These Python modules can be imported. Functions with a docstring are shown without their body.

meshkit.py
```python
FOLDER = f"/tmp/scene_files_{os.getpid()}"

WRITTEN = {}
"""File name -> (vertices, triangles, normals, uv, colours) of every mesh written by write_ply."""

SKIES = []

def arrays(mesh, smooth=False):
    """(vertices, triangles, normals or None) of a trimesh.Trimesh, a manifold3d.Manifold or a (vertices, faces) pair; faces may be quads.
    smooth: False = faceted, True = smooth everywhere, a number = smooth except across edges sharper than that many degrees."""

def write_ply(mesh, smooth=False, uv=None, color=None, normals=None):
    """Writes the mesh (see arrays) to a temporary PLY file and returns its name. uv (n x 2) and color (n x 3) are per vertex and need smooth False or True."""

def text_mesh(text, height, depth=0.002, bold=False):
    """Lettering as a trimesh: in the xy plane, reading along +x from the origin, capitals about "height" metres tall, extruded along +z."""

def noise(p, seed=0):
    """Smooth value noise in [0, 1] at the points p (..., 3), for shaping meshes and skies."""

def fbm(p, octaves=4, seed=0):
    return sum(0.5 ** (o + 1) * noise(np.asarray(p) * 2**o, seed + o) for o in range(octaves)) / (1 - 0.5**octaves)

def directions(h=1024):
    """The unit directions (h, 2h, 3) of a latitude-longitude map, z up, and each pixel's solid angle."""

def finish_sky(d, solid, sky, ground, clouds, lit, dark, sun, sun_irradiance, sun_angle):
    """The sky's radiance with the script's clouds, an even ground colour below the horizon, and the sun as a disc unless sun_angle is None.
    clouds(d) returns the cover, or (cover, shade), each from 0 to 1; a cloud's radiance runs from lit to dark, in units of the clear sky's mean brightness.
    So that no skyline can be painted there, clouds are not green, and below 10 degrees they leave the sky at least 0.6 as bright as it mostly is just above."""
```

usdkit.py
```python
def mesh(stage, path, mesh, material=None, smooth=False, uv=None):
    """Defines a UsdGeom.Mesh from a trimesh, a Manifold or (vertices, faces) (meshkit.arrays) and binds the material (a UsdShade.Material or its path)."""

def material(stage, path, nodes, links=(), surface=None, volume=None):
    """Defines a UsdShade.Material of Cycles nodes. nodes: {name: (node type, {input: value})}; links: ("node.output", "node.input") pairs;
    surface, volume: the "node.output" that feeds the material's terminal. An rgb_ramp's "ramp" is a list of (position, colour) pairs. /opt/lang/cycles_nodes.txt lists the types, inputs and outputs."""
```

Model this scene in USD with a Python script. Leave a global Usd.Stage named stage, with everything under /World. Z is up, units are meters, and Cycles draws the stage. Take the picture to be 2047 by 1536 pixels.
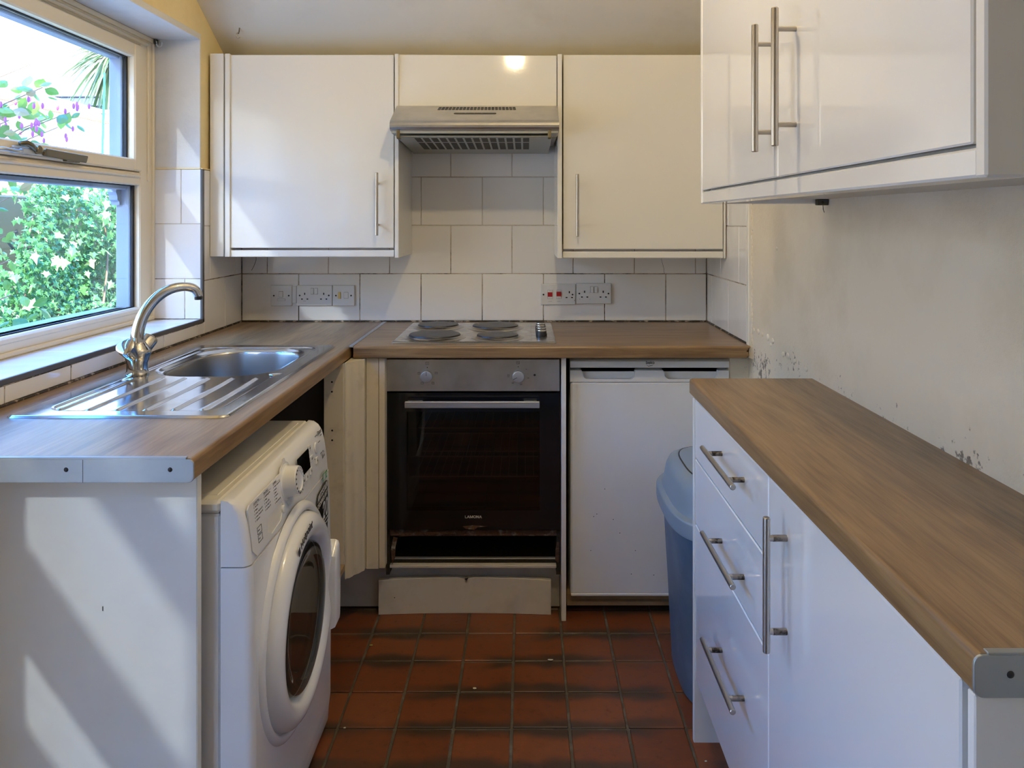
import math, random
import numpy as np, trimesh, manifold3d as m3, usdkit, meshkit
from shapely.geometry import Polygon, box as sbox, Point
from shapely.ops import unary_union
from pxr import Usd, UsdGeom, UsdLux, UsdShade, Gf, Sdf, Vt

rnd = random.Random(7)
nrg = np.random.default_rng(11)
stage = Usd.Stage.CreateInMemory()
UsdGeom.SetStageUpAxis(stage, UsdGeom.Tokens.z)
UsdGeom.SetStageMetersPerUnit(stage, 1.0)
W = UsdGeom.Xform.Define(stage, '/World')
stage.SetDefaultPrim(W.GetPrim())

# ------------------------------------------------------------------ camera, sky, sun, exposure
EYE = 1.358                                    # eye height; the camera stands at x = y = 0 and looks along +y
FPX, CX, CY = 1530.0, 1051.0, 441.0            # focal length and principal point in pixels of the 2047 x 1536 frame
cam = UsdGeom.Camera.Define(stage, '/World/camera')
cam.CreateHorizontalApertureAttr(36.0)
cam.CreateVerticalApertureAttr(36.0 * 1536 / 2047)
cam.CreateFocalLengthAttr(36.0 * FPX / 2047)
cam.CreateHorizontalApertureOffsetAttr(-(CX - 1023.5) * 36 / 2047)
cam.CreateVerticalApertureOffsetAttr(-(768 - CY) * 36 / 2047)
cam.CreateClippingRangeAttr(Gf.Vec2f(0.05, 500))
cam.AddTranslateOp().Set(Gf.Vec3d(0, 0, EYE))
cam.AddRotateXOp().Set(90)
cam.CreateExposureAttr(0.0)

sky = UsdLux.DomeLight.Define(stage, '/World/sky')
# clear sky: hazy white at the horizon, blue overhead (z of the direction from -1 to 1 drives the ramp)
_sm = usdkit.material(stage, '/World/Looks/sky', {
    'tc': ('texture_coordinate', {}), 's': ('separate_xyz', {}), 'mr': ('map_range', dict(from_min=-1.0, from_max=1.0, to_min=0.0, to_max=1.0, clamp=True)),
    'r': ('rgb_ramp', {'ramp': [(0, (0.22, 0.20, 0.18)), (0.498, (0.30, 0.28, 0.25)), (0.502, (0.40, 0.375, 0.33)), (0.60, (0.35, 0.38, 0.42)), (0.67, (0.22, 0.46, 0.92)), (0.74, (0.12, 0.49, 1.45)), (1.0, (0.09, 0.41, 1.40))]}),
    'b': ('background_shader', dict(strength=9.5))},
    [('tc.generated', 's.vector'), ('s.z', 'mr.value'), ('mr.result', 'r.fac'), ('r.color', 'b.color')], surface='b.background')
UsdShade.MaterialBindingAPI.Apply(sky.GetPrim()).Bind(_sm)



def distant(name, direction, strength, colour, angle):
    d = np.array(direction, float); d /= np.linalg.norm(d)
    l = UsdLux.DistantLight.Define(stage, f'/World/{name}')
    l.CreateIntensityAttr(strength); l.CreateNormalizeAttr(True); l.CreateAngleAttr(angle); l.CreateColorAttr(Gf.Vec3f(*colour))
    z = -d; x = np.cross([0, 0, 1.0], z); x /= np.linalg.norm(x); y = np.cross(z, x)
    l.AddTransformOp().Set(Gf.Matrix4d(*[float(c) for r in (x, y, z) for c in (*r, 0)], 0, 0, 6, 1))


distant('sun', (-0.30, 0.60, -0.74), 7.0, (1.0, 0.97, 0.90), 0.53)          # over the roof of the house onto the garden
distant('sun_glint', (0.50, 1.0, -0.70), 0.38, (0.92, 1.0, 1.05), 1.2)      # the sun thrown back by a window across the garden

BULB = 650.0                                   # radiance of the pendant's bulb


def U(u, y): return (u - CX) * y / FPX          # metres to the right at depth y
def V(v, y): return EYE - (v - CY) * y / FPX    # height at depth y


# ------------------------------------------------------------------ naming and prims
_names = {}


def numbered(parent, name):
    k = (str(parent), name)
    n = _names.get(k, 0)
    _names[k] = n + 1
    return name if n == 0 else f'{name}_{n:03d}'


def setcd(p, **kw):
    for k, v in kw.items():
        if v:
            p.SetCustomDataByKey(k, v)


class T:
    """a thing or a part: a prim path and the world position of its local origin"""
    def __init__(self, path, loc): self.path, self.loc = path, np.array(loc, float)


def thing(name, label=None, cat=None, loc=(0, 0, 0), group=None, kind=None):
    p = f'/World/{numbered("/World", name)}'
    x = UsdGeom.Xform.Define(stage, p)
    x.AddTranslateOp().Set(Gf.Vec3d(*[float(c) for c in loc]))
    setcd(x.GetPrim(), label=label, category=cat, group=group, kind=kind)
    return T(p, loc)


def arr(m):
    if isinstance(m, (list,)):
        m = join(m)
    return m


def part(t, name, mesh, mat, smooth=False, label=None, kind=None, local=False):
    """a mesh under a thing or part, given in world coordinates; local=True gives it an origin of its own at its centre"""
    mesh = arr(mesh)
    p = f'{t.path}/{numbered(t.path, name)}'
    v, f, n = meshkit.arrays(mesh, smooth)
    loc = t.loc
    off = None
    if local:
        off = (v.min(0) + v.max(0)) / 2
        pm = (v - off, f)
        loc = off
    else:
        pm = (v - t.loc, f)
    m = usdkit.mesh(stage, p, pm, M[mat])
    if n is not None:
        m.CreateNormalsAttr(Vt.Vec3fArray.FromNumpy(n.astype(np.float32)))
        m.SetNormalsInterpolation('vertex')
    if local:
        m.AddTranslateOp().Set(Gf.Vec3d(*[float(c) for c in off - t.loc]))
    setcd(m.GetPrim(), label=label, kind=kind)
    return T(p, loc)


def solo(name, mesh, mat, label=None, cat=None, smooth=False, group=None, kind=None):
    mesh = arr(mesh)
    p = f'/World/{numbered("/World", name)}'
    v, f, n = meshkit.arrays(mesh, smooth)
    m = usdkit.mesh(stage, p, (v, f), M[mat])
    if n is not None:
        m.CreateNormalsAttr(Vt.Vec3fArray.FromNumpy(n.astype(np.float32)))
        m.SetNormalsInterpolation('vertex')
    setcd(m.GetPrim(), label=label, category=cat, group=group, kind=kind)
    return T(p, (0, 0, 0))


# ------------------------------------------------------------------ mesh helpers
def join(ms):
    ms = [m for m in ms if m is not None]
    vs, fs, o = [], [], 0
    for m in ms:
        vs.append(np.asarray(m.vertices)); fs.append(np.asarray(m.faces) + o); o += len(m.vertices)
    return trimesh.Trimesh(np.vstack(vs), np.vstack(fs), process=False)


def hull(pts):
    h = m3.Manifold.hull_points(np.asarray(pts, np.float64)).to_mesh()
    return trimesh.Trimesh(np.array(h.vert_properties[:, :3], float), np.array(h.tri_verts), process=False)


def box(x0, x1, y0, y1, z0, z1, b=0.0015):
    lo = np.minimum([x0, y0, z0], [x1, y1, z1]); hi = np.maximum([x0, y0, z0], [x1, y1, z1])
    b = min(b, 0.45 * (hi - lo).min())
    if b <= 0:
        m = trimesh.creation.box(hi - lo); m.apply_translation((lo + hi) / 2); return m
    pts = []
    for sx in (0, 1):
        for sy in (0, 1):
            for sz in (0, 1):
                s = np.array([sx, sy, sz])
                c = np.where(s, hi, lo); d = np.where(s, -b, b)
                for k in range(3):
                    q = c + d; q[k] = c[k]; pts.append(q)
    return hull(pts)


def frame(o, ex, ey):
    ex, ey = np.array(ex, float), np.array(ey, float)
    ez = np.cross(ex, ey)
    m = np.eye(4); m[:3, 0], m[:3, 1], m[:3, 2], m[:3, 3] = ex, ey, ez, o
    return m


def south(x, y, z): return frame((x, y, z), (1, 0, 0), (0, 0, 1))      # faces the camera (-y)
def east(x, y, z): return frame((x, y, z), (0, 1, 0), (0, 0, 1))       # faces +x
def west(x, y, z): return frame((x, y, z), (0, -1, 0), (0, 0, 1))      # faces -x
def up(x, y, z): return frame((x, y, z), (1, 0, 0), (0, 1, 0))


def put(mesh, fr):
    m = mesh.copy(); m.apply_transform(fr); return m


def rrect(x0, x1, y0, y1, r, n=5):
    out = []
    for cx, cy, a in ((x1 - r, y0 + r, -90), (x1 - r, y1 - r, 0), (x0 + r, y1 - r, 90), (x0 + r, y0 + r, 180)):
        for k in range(n + 1):
            t = math.radians(a + 90 * k / n); out.append((cx + r * math.cos(t), cy + r * math.sin(t)))
    return np.array(out)


def plate(pts, d, b=0.001):
    """a convex plate in local xy, from z=0 to z=d, its front edge rounded"""
    pts = np.asarray(pts, float)
    c = pts.mean(0)
    s = np.abs(pts - c).max(0)
    inn = c + (pts - c) * (1 - b / np.maximum(s, 1e-6))
    mid = c + (pts - c) * (1 - 0.3 * b / np.maximum(s, 1e-6))
    P = [np.column_stack([pts, np.zeros(len(pts))]), np.column_stack([pts, np.full(len(pts), d - b)]),
         np.column_stack([mid, np.full(len(pts), d - 0.3 * b)]), np.column_stack([inn, np.full(len(pts), d)])]
    return hull(np.vstack(P))


def prism(poly, d):
    """shapely polygon in local xy extruded along local z from 0 to d"""
    ps = getattr(poly, 'geoms', [poly])
    return join([trimesh.creation.extrude_polygon(p, d, engine='earcut') for p in ps])


def circ(r, n=24, cx=0, cy=0):
    t = np.linspace(0, 2 * np.pi, n, endpoint=False)
    return np.column_stack([cx + r * np.cos(t), cy + r * np.sin(t)])


def lathe(prof, n=32):
    """profile [(radius, height)] turned about local z"""
    prof = np.asarray(prof, float)
    t = np.linspace(0, 2 * np.pi, n, endpoint=False)
    v = [(r * math.cos(a), r * math.sin(a), h) for r, h in prof for a in t]
    f = []
    for i in range(len(prof) - 1):
        for j in range(n):
            a, b = i * n + j, i * n + (j + 1) % n
            c, d = a + n, b + n
            f += [(a, b, d), (a, d, c)]
    m = trimesh.Trimesh(np.array(v), np.array(f), process=False)
    m.merge_vertices(); m.update_faces(m.nondegenerate_faces())
    return m


def axis_frame(p, d):
    d = np.array(d, float); d /= np.linalg.norm(d)
    a = np.array([0, 0, 1.0]) if abs(d[2]) < 0.9 else np.array([1.0, 0, 0])
    ex = np.cross(a, d); ex /= np.linalg.norm(ex)
    return frame(p, ex, np.cross(d, ex))


def cyl(p, q, r, n=16, b=0.0):
    p, q = np.array(p, float), np.array(q, float)
    L = np.linalg.norm(q - p)
    b = min(b, r * 0.5, L * 0.4)
    prof = [(0, 0), (r - b, 0), (r, b), (r, L - b), (r - b, L), (0, L)] if b else [(0, 0), (r, 0), (r, L), (0, L)]
    return put(lathe(prof, n), axis_frame(p, q - p))


def tube(pts, r, n=8, caps=True):
    pts = np.asarray(pts, float); k = len(pts)
    rs = np.broadcast_to(np.asarray(r, float), (k,))
    tan = np.gradient(pts, axis=0); tan /= np.linalg.norm(tan, axis=1, keepdims=True)
    a = np.array([0, 0, 1.0]) if abs(tan[0][2]) < 0.9 else np.array([1.0, 0, 0])
    u = np.cross(a, tan[0]); u /= np.linalg.norm(u)
    v, f = [], []
    ang = np.linspace(0, 2 * np.pi, n, endpoint=False)
    for i in range(k):
        u = u - tan[i] * np.dot(u, tan[i]); u /= np.linalg.norm(u)
        w = np.cross(tan[i], u)
        v += [pts[i] + rs[i] * (math.cos(t) * u + math.sin(t) * w) for t in ang]
    for i in range(k - 1):
        for j in range(n):
            a_, b_ = i * n + j, i * n + (j + 1) % n
            f += [(a_, b_, b_ + n), (a_, b_ + n, a_ + n)]
    if caps:
        v += [pts[0], pts[-1]]
        for j in range(n):
            f += [(k * n, (j + 1) % n, j), (k * n + 1, (k - 1) * n + j, (k - 1) * n + (j + 1) % n)]
    return trimesh.Trimesh(np.array(v), np.array(f), process=False)


def loft(secs, caps=True):
    """closed sections with equal point counts, joined in order"""
    secs = [np.asarray(s, float) for s in secs]
    n, k = len(secs[0]), len(secs)
    v = np.vstack(secs); f = []
    for i in range(k - 1):
        for j in range(n):
            a, b = i * n + j, i * n + (j + 1) % n
            f += [(a, b, b + n), (a, b + n, a + n)]
    if caps:
        c0, c1 = len(v), len(v) + 1
        v = np.vstack([v, secs[0].mean(0), secs[-1].mean(0)])
        for j in range(n):
            f += [(c0, (j + 1) % n, j), (c1, (k - 1) * n + j, (k - 1) * n + (j + 1) % n)]
    m = trimesh.Trimesh(v, np.array(f), process=False)
    if m.volume < 0:
        m.invert()
    return m


def man(m):
    q = trimesh.Trimesh(m.vertices, m.faces, process=True)
    return m3.Manifold(m3.Mesh(np.asarray(q.vertices, np.float32), np.asarray(q.faces, np.uint32)))


def tri(mf):
    h = mf.to_mesh()
    return trimesh.Trimesh(np.array(h.vert_properties[:, :3], float), np.array(h.tri_verts), process=False)


def text(s, h, fr, depth=0.0004, bold=False, align='l', stretch=1.0):
    m = meshkit.text_mesh(s, h, depth, bold)
    m.vertices = m.vertices * [stretch, 1, 1]
    w = m.bounds[1][0]
    m.apply_translation([{'l': 0, 'c': -w / 2, 'r': -w}[align], 0, 0])
    m.apply_transform(fr)
    return m


# ------------------------------------------------------------------ materials
M = {}


def mk(name, nodes, links, surface='p.BSDF'):
    M[name] = usdkit.material(stage, f'/World/Looks/{name}', nodes, links, surface=surface)


def plain(name, col, rough=0.5, metal=0.0, bump=None, vary=None, coat=0.0, spec=0.5, rvar=None, aniso=0.0, coatr=0.03):
    """bump=(scale, strength, distance[, detail]); vary=(scale, colour2, lo, hi) mixes a second colour in by noise"""
    n = {'p': ('principled_bsdf', dict(base_color=col, roughness=rough, metallic=metal, coat_weight=coat, coat_roughness=coatr, specular_ior_level=spec, anisotropic=aniso))}
    l = []
    if bump or vary or rvar:
        n['tc'] = ('texture_coordinate', {})
    if bump:
        n['bn'] = ('noise_texture', dict(scale=bump[0], detail=bump[3] if len(bump) > 3 else 3.0))
        n['b'] = ('bump', dict(strength=bump[1], distance=bump[2]))
        l += [('tc.object', 'bn.vector'), ('bn.fac', 'b.height'), ('b.normal', 'p.normal')]
    if vary:
        n['vn'] = ('noise_texture', dict(scale=vary[0], detail=5.0, roughness=0.6))
        n['vr'] = ('rgb_ramp', {'ramp': [(0, col), (vary[2], col), (vary[3], vary[1]), (1, vary[1])]})
        l += [('tc.object', 'vn.vector'), ('vn.fac', 'vr.fac'), ('vr.color', 'p.base_color')]
    if rvar:
        n['rn'] = ('noise_texture', dict(scale=rvar[0], detail=4.0))
        n['rr'] = ('map_range', dict(from_min=0.3, from_max=0.7, to_min=rvar[1], to_max=rvar[2], clamp=True))
        l += [('tc.object', 'rn.vector'), ('rn.fac', 'rr.value'), ('rr.result', 'p.roughness')]
    mk(name, n, l)


GW = (0.80, 0.775, 0.70)
plain('gloss_white', GW, 0.075, bump=(130, 0.055, 0.001, 2.0), coat=0.0)
plain('gloss_white_drawer', (0.80, 0.79, 0.76), 0.12, bump=(90, 0.015, 0.001, 2.0), coat=0.8, coatr=0.02)
plain('melamine', (0.76, 0.745, 0.70), 0.42, bump=(400, 0.03, 0.0005), vary=(6, (0.70, 0.68, 0.63), 0.45, 0.85))
plain('carcass_edge', (0.80, 0.77, 0.70), 0.35)
plain('carcass_in', (0.60, 0.57, 0.50), 0.55)
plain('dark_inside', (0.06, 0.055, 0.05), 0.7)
plain('cream_vinyl', (0.70, 0.62, 0.47), 0.4, vary=(14, (0.50, 0.42, 0.30), 0.55, 0.9))
plain('plinth_white', (0.66, 0.62, 0.55), 0.4, vary=(10, (0.52, 0.48, 0.42), 0.5, 0.85))
plain('black', (0.012, 0.012, 0.012), 0.4)
plain('black_gloss', (0.006, 0.006, 0.007), 0.06)
plain('enamel_dark', (0.09, 0.085, 0.07), 0.45)
plain('char', (0.025, 0.018, 0.012), 0.85, bump=(60, 0.8, 0.01))
plain('char_ply', (0.10, 0.05, 0.03), 0.8, bump=(80, 0.8, 0.01), vary=(30, (0.25, 0.22, 0.18), 0.55, 0.7))
plain('satin_steel', (0.52, 0.48, 0.43), 0.30, 1.0)
plain('steel_stain', (0.30, 0.27, 0.24), 0.4, 1.0, vary=(60, (0.06, 0.05, 0.04), 0.45, 0.6))
plain('chrome', (0.62, 0.62, 0.62), 0.07, 1.0)
# pressed steel: polished deck, satin bowl below it
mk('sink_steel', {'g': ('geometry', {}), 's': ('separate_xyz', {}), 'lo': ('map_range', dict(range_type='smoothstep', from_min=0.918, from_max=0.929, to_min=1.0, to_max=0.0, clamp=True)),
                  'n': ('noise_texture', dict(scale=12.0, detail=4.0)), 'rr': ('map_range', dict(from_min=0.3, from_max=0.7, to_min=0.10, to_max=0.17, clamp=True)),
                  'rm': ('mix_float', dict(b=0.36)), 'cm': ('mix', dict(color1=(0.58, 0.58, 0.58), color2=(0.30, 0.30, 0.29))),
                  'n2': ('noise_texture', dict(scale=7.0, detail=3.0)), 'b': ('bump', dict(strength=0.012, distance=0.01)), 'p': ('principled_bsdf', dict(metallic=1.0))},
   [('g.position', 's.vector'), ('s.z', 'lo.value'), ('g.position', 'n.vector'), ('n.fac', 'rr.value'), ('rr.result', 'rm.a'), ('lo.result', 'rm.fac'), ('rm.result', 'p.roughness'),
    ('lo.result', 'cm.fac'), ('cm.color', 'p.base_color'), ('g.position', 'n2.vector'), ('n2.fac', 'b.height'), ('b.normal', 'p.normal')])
plain('hob_steel', (0.52, 0.51, 0.49), 0.2, 1.0, bump=(12, 0.012, 0.004), rvar=(10, 0.16, 0.26))
plain('hotplate', (0.05, 0.047, 0.045), 0.38, 0.6, bump=(120, 0.25, 0.002))
plain('hotplate_rim', (0.42, 0.40, 0.38), 0.18, 1.0)
plain('alu', (0.56, 0.57, 0.56), 0.42, 1.0)
plain('alu_strip', (0.40, 0.42, 0.42), 0.5, 0.85, vary=(12, (0.34, 0.36, 0.36), 0.4, 0.8))
plain('screw', (0.05, 0.05, 0.05), 0.4, 0.8)
plain('trim_grey', (0.10, 0.095, 0.09), 0.35, 0.2)
plain('appliance_white', (0.78, 0.78, 0.77), 0.22, bump=(260, 0.02, 0.0005), coat=0.3)
plain('appliance_top', (0.74, 0.71, 0.63), 0.3)
plain('fridge_white', (0.82, 0.82, 0.80), 0.35, bump=(500, 0.06, 0.0005), vary=(5, (0.78, 0.77, 0.73), 0.5, 0.9))
plain('plastic_white', (0.72, 0.71, 0.68), 0.3)
plain('plastic_yellowed', (0.70, 0.50, 0.16), 0.35)
plain('plastic_red', (0.45, 0.012, 0.015), 0.25)
plain('ink', (0.03, 0.03, 0.035), 0.6)
plain('ink_grey', (0.20, 0.20, 0.21), 0.6)
plain('ink_pale', (0.55, 0.55, 0.53), 0.5)
plain('sticker_black', (0.012, 0.014, 0.018), 0.3)
plain('sticker_green', (0.05, 0.28, 0.12), 0.4)
plain('bin_grey', (0.085, 0.13, 0.175), 0.42, bump=(300, 0.1, 0.0006), vary=(8, (0.17, 0.21, 0.24), 0.45, 0.8))
plain('bin_lid', (0.24, 0.30, 0.34), 0.4, bump=(300, 0.1, 0.0006), vary=(9, (0.30, 0.32, 0.28), 0.45, 0.75))
plain('raw_board', (0.42, 0.28, 0.14), 0.7, vary=(20, (0.30, 0.19, 0.09), 0.4, 0.8))
plain('filter_grey', (0.36, 0.35, 0.29), 0.45)
plain('filter_dark', (0.02, 0.017, 0.010), 0.6, vary=(30, (0.06, 0.045, 0.02), 0.4, 0.8))
plain('lead_dark', (0.10, 0.10, 0.09), 0.5, 0.7)
plain('bronze', (0.20, 0.16, 0.09), 0.38, 0.8)
plain('gasket', (0.01, 0.01, 0.01), 0.6)
plain('frame_white', (0.80, 0.70, 0.51), 0.35, bump=(30, 0.02, 0.003))
plain('frame_outside', (0.20, 0.26, 0.34), 0.45)
plain('teal', (0.03, 0.42, 0.36), 0.4)
plain('outside_white', (0.82, 0.80, 0.78), 0.7)
plain('terracotta', (0.55, 0.17, 0.08), 0.8)
plain('slate_board', (0.10, 0.115, 0.16), 0.8, vary=(8, (0.24, 0.25, 0.30), 0.55, 0.8))
plain('garden_brick', (0.05, 0.06, 0.035), 0.85)
plain('garden_pale', (0.62, 0.56, 0.52), 0.8, vary=(6, (0.48, 0.38, 0.34), 0.45, 0.7))
plain('rail_blue', (0.42, 0.55, 0.60), 0.5)
plain('paving', (0.34, 0.33, 0.31), 0.85, vary=(3, (0.26, 0.25, 0.23), 0.4, 0.8))
plain('twig', (0.20, 0.13, 0.08), 0.8)
plain('petal', (0.40, 0.08, 0.36), 0.5)
plain('debris', (0.60, 0.56, 0.48), 0.6)
plain('leaf_bit', (0.35, 0.32, 0.10), 0.6)
plain('lamp_white', (0.8, 0.8, 0.78), 0.3)
mk('bulb', {'e': ('emission', dict(color=(1.0, 0.79, 0.45), strength=BULB))}, [], surface='e.emission')

# painted plaster; the paint is a warm off-white
def plaster(name, col, stain, lumps=0.25, scale=7.0, lo=0.5, hi=0.8):
    mk(name, {'tc': ('texture_coordinate', {}), 'n1': ('noise_texture', dict(scale=scale, detail=6.0, roughness=0.6)),
              'r': ('rgb_ramp', {'ramp': [(0, col), (lo, col), (hi, stain), (1, stain)]}),
              'n2': ('noise_texture', dict(scale=55.0, detail=6.0, roughness=0.65)), 'n3': ('noise_texture', dict(scale=9.0, detail=3.0)),
              'm': ('math', dict(math_type='multiply_add', value2=0.35)),
              'b': ('bump', dict(strength=lumps, distance=0.006)), 'p': ('principled_bsdf', dict(roughness=0.6))},
       [('tc.object', 'n1.vector'), ('n1.fac', 'r.fac'), ('r.color', 'p.base_color'), ('tc.object', 'n2.vector'), ('tc.object', 'n3.vector'),
        ('n2.fac', 'm.value1'), ('n3.fac', 'm.value3'), ('m.value', 'b.height'), ('b.normal', 'p.normal')])


plaster('paint_left', (0.88, 0.71, 0.36), (0.82, 0.63, 0.30), 0.5)
plaster('paint_reveal', (0.72, 0.70, 0.65), (0.64, 0.62, 0.58), 0.45, 9.0)
plaster('paint_ceiling', (0.78, 0.72, 0.58), (0.68, 0.61, 0.46), 0.15, 4.0)
plaster('paint_plain', (0.66, 0.62, 0.54), (0.60, 0.55, 0.47), 0.2)
# right wall: damp patches and mould specks low down, along the worktop
mk('paint_right', {
    'g': ('geometry', {}), 's': ('separate_xyz', {}),
    'n1': ('noise_texture', dict(scale=3.2, detail=6.0, roughness=0.6)),
    'r1': ('rgb_ramp', {'ramp': [(0, (0.76, 0.68, 0.54)), (0.46, (0.76, 0.68, 0.54)), (0.62, (0.69, 0.61, 0.47)), (1, (0.64, 0.56, 0.42))]}),
    'n2': ('noise_texture', dict(scale=46.0, detail=5.0, roughness=0.7)),
    'hz': ('map_range', dict(from_min=0.94, from_max=1.06, to_min=0.10, to_max=-0.16, clamp=True)),
    'ad': ('math', dict(math_type='add')),
    'n4': ('noise_texture', dict(scale=7.0, detail=2.0)),
    'n4r': ('map_range', dict(from_min=0.42, from_max=0.62, to_min=-0.10, to_max=0.03, clamp=True)),
    'ad2': ('math', dict(math_type='add')),
    'sp': ('map_range', dict(from_min=0.64, from_max=0.70, to_min=0.0, to_max=0.85, clamp=True)),
    'mx': ('mix', dict(color2=(0.13, 0.10, 0.075))),
    'n3': ('noise_texture', dict(scale=60.0, detail=6.0, roughness=0.6)), 'b': ('bump', dict(strength=0.28, distance=0.004)),
    'p': ('principled_bsdf', dict(roughness=0.6))},
   [('g.position', 'n1.vector'), ('n1.fac', 'r1.fac'), ('g.position', 'n2.vector'), ('g.position', 's.vector'), ('s.z', 'hz.value'),
    ('n2.fac', 'ad.value1'), ('hz.result', 'ad.value2'), ('g.position', 'n4.vector'), ('n4.fac', 'n4r.value'), ('ad.value', 'ad2.value1'), ('n4r.result', 'ad2.value2'),
    ('ad2.value', 'sp.value'), ('sp.result', 'mx.fac'), ('r1.color', 'mx.color1'), ('mx.color', 'p.base_color'),
    ('g.position', 'n3.vector'), ('n3.fac', 'b.height'), ('b.normal', 'p.normal')])
# glazed wall tile: white, slightly uneven glaze
mk('wall_tile', {'g': ('geometry', {}), 'n': ('noise_texture', dict(scale=7.0, detail=1.5)), 'b': ('bump', dict(strength=0.16, distance=0.02)),
                 'oi': ('object_info', {}), 'r': ('rgb_ramp', {'ramp': [(0, (0.79, 0.765, 0.72)), (1, (0.85, 0.825, 0.78))]}),
                 'p': ('principled_bsdf', dict(roughness=0.09))},
   [('g.position', 'n.vector'), ('n.fac', 'b.height'), ('b.normal', 'p.normal'), ('oi.random', 'r.fac'), ('r.color', 'p.base_color')])
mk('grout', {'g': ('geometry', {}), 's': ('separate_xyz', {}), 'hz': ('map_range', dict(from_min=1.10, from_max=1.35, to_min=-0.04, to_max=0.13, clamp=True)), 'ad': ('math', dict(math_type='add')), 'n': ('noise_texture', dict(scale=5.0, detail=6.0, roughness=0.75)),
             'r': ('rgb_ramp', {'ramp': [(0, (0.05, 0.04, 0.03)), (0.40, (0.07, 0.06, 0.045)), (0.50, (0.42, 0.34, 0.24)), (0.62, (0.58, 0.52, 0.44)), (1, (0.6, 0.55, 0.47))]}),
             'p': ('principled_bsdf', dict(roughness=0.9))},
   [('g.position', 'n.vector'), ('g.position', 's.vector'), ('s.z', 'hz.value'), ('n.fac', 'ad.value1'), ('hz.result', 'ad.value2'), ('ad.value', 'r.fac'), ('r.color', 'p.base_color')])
mk('sealant', {'g': ('geometry', {}), 'n': ('noise_texture', dict(scale=28.0, detail=6.0, roughness=0.75)),
               'r': ('rgb_ramp', {'ramp': [(0, (0.02, 0.016, 0.012)), (0.52, (0.04, 0.03, 0.02)), (0.6, (0.40, 0.33, 0.25)), (1, (0.5, 0.45, 0.36))]}),
               'p': ('principled_bsdf', dict(roughness=0.7))},
   [('g.position', 'n.vector'), ('n.fac', 'r.fac'), ('r.color', 'p.base_color')])


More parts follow.
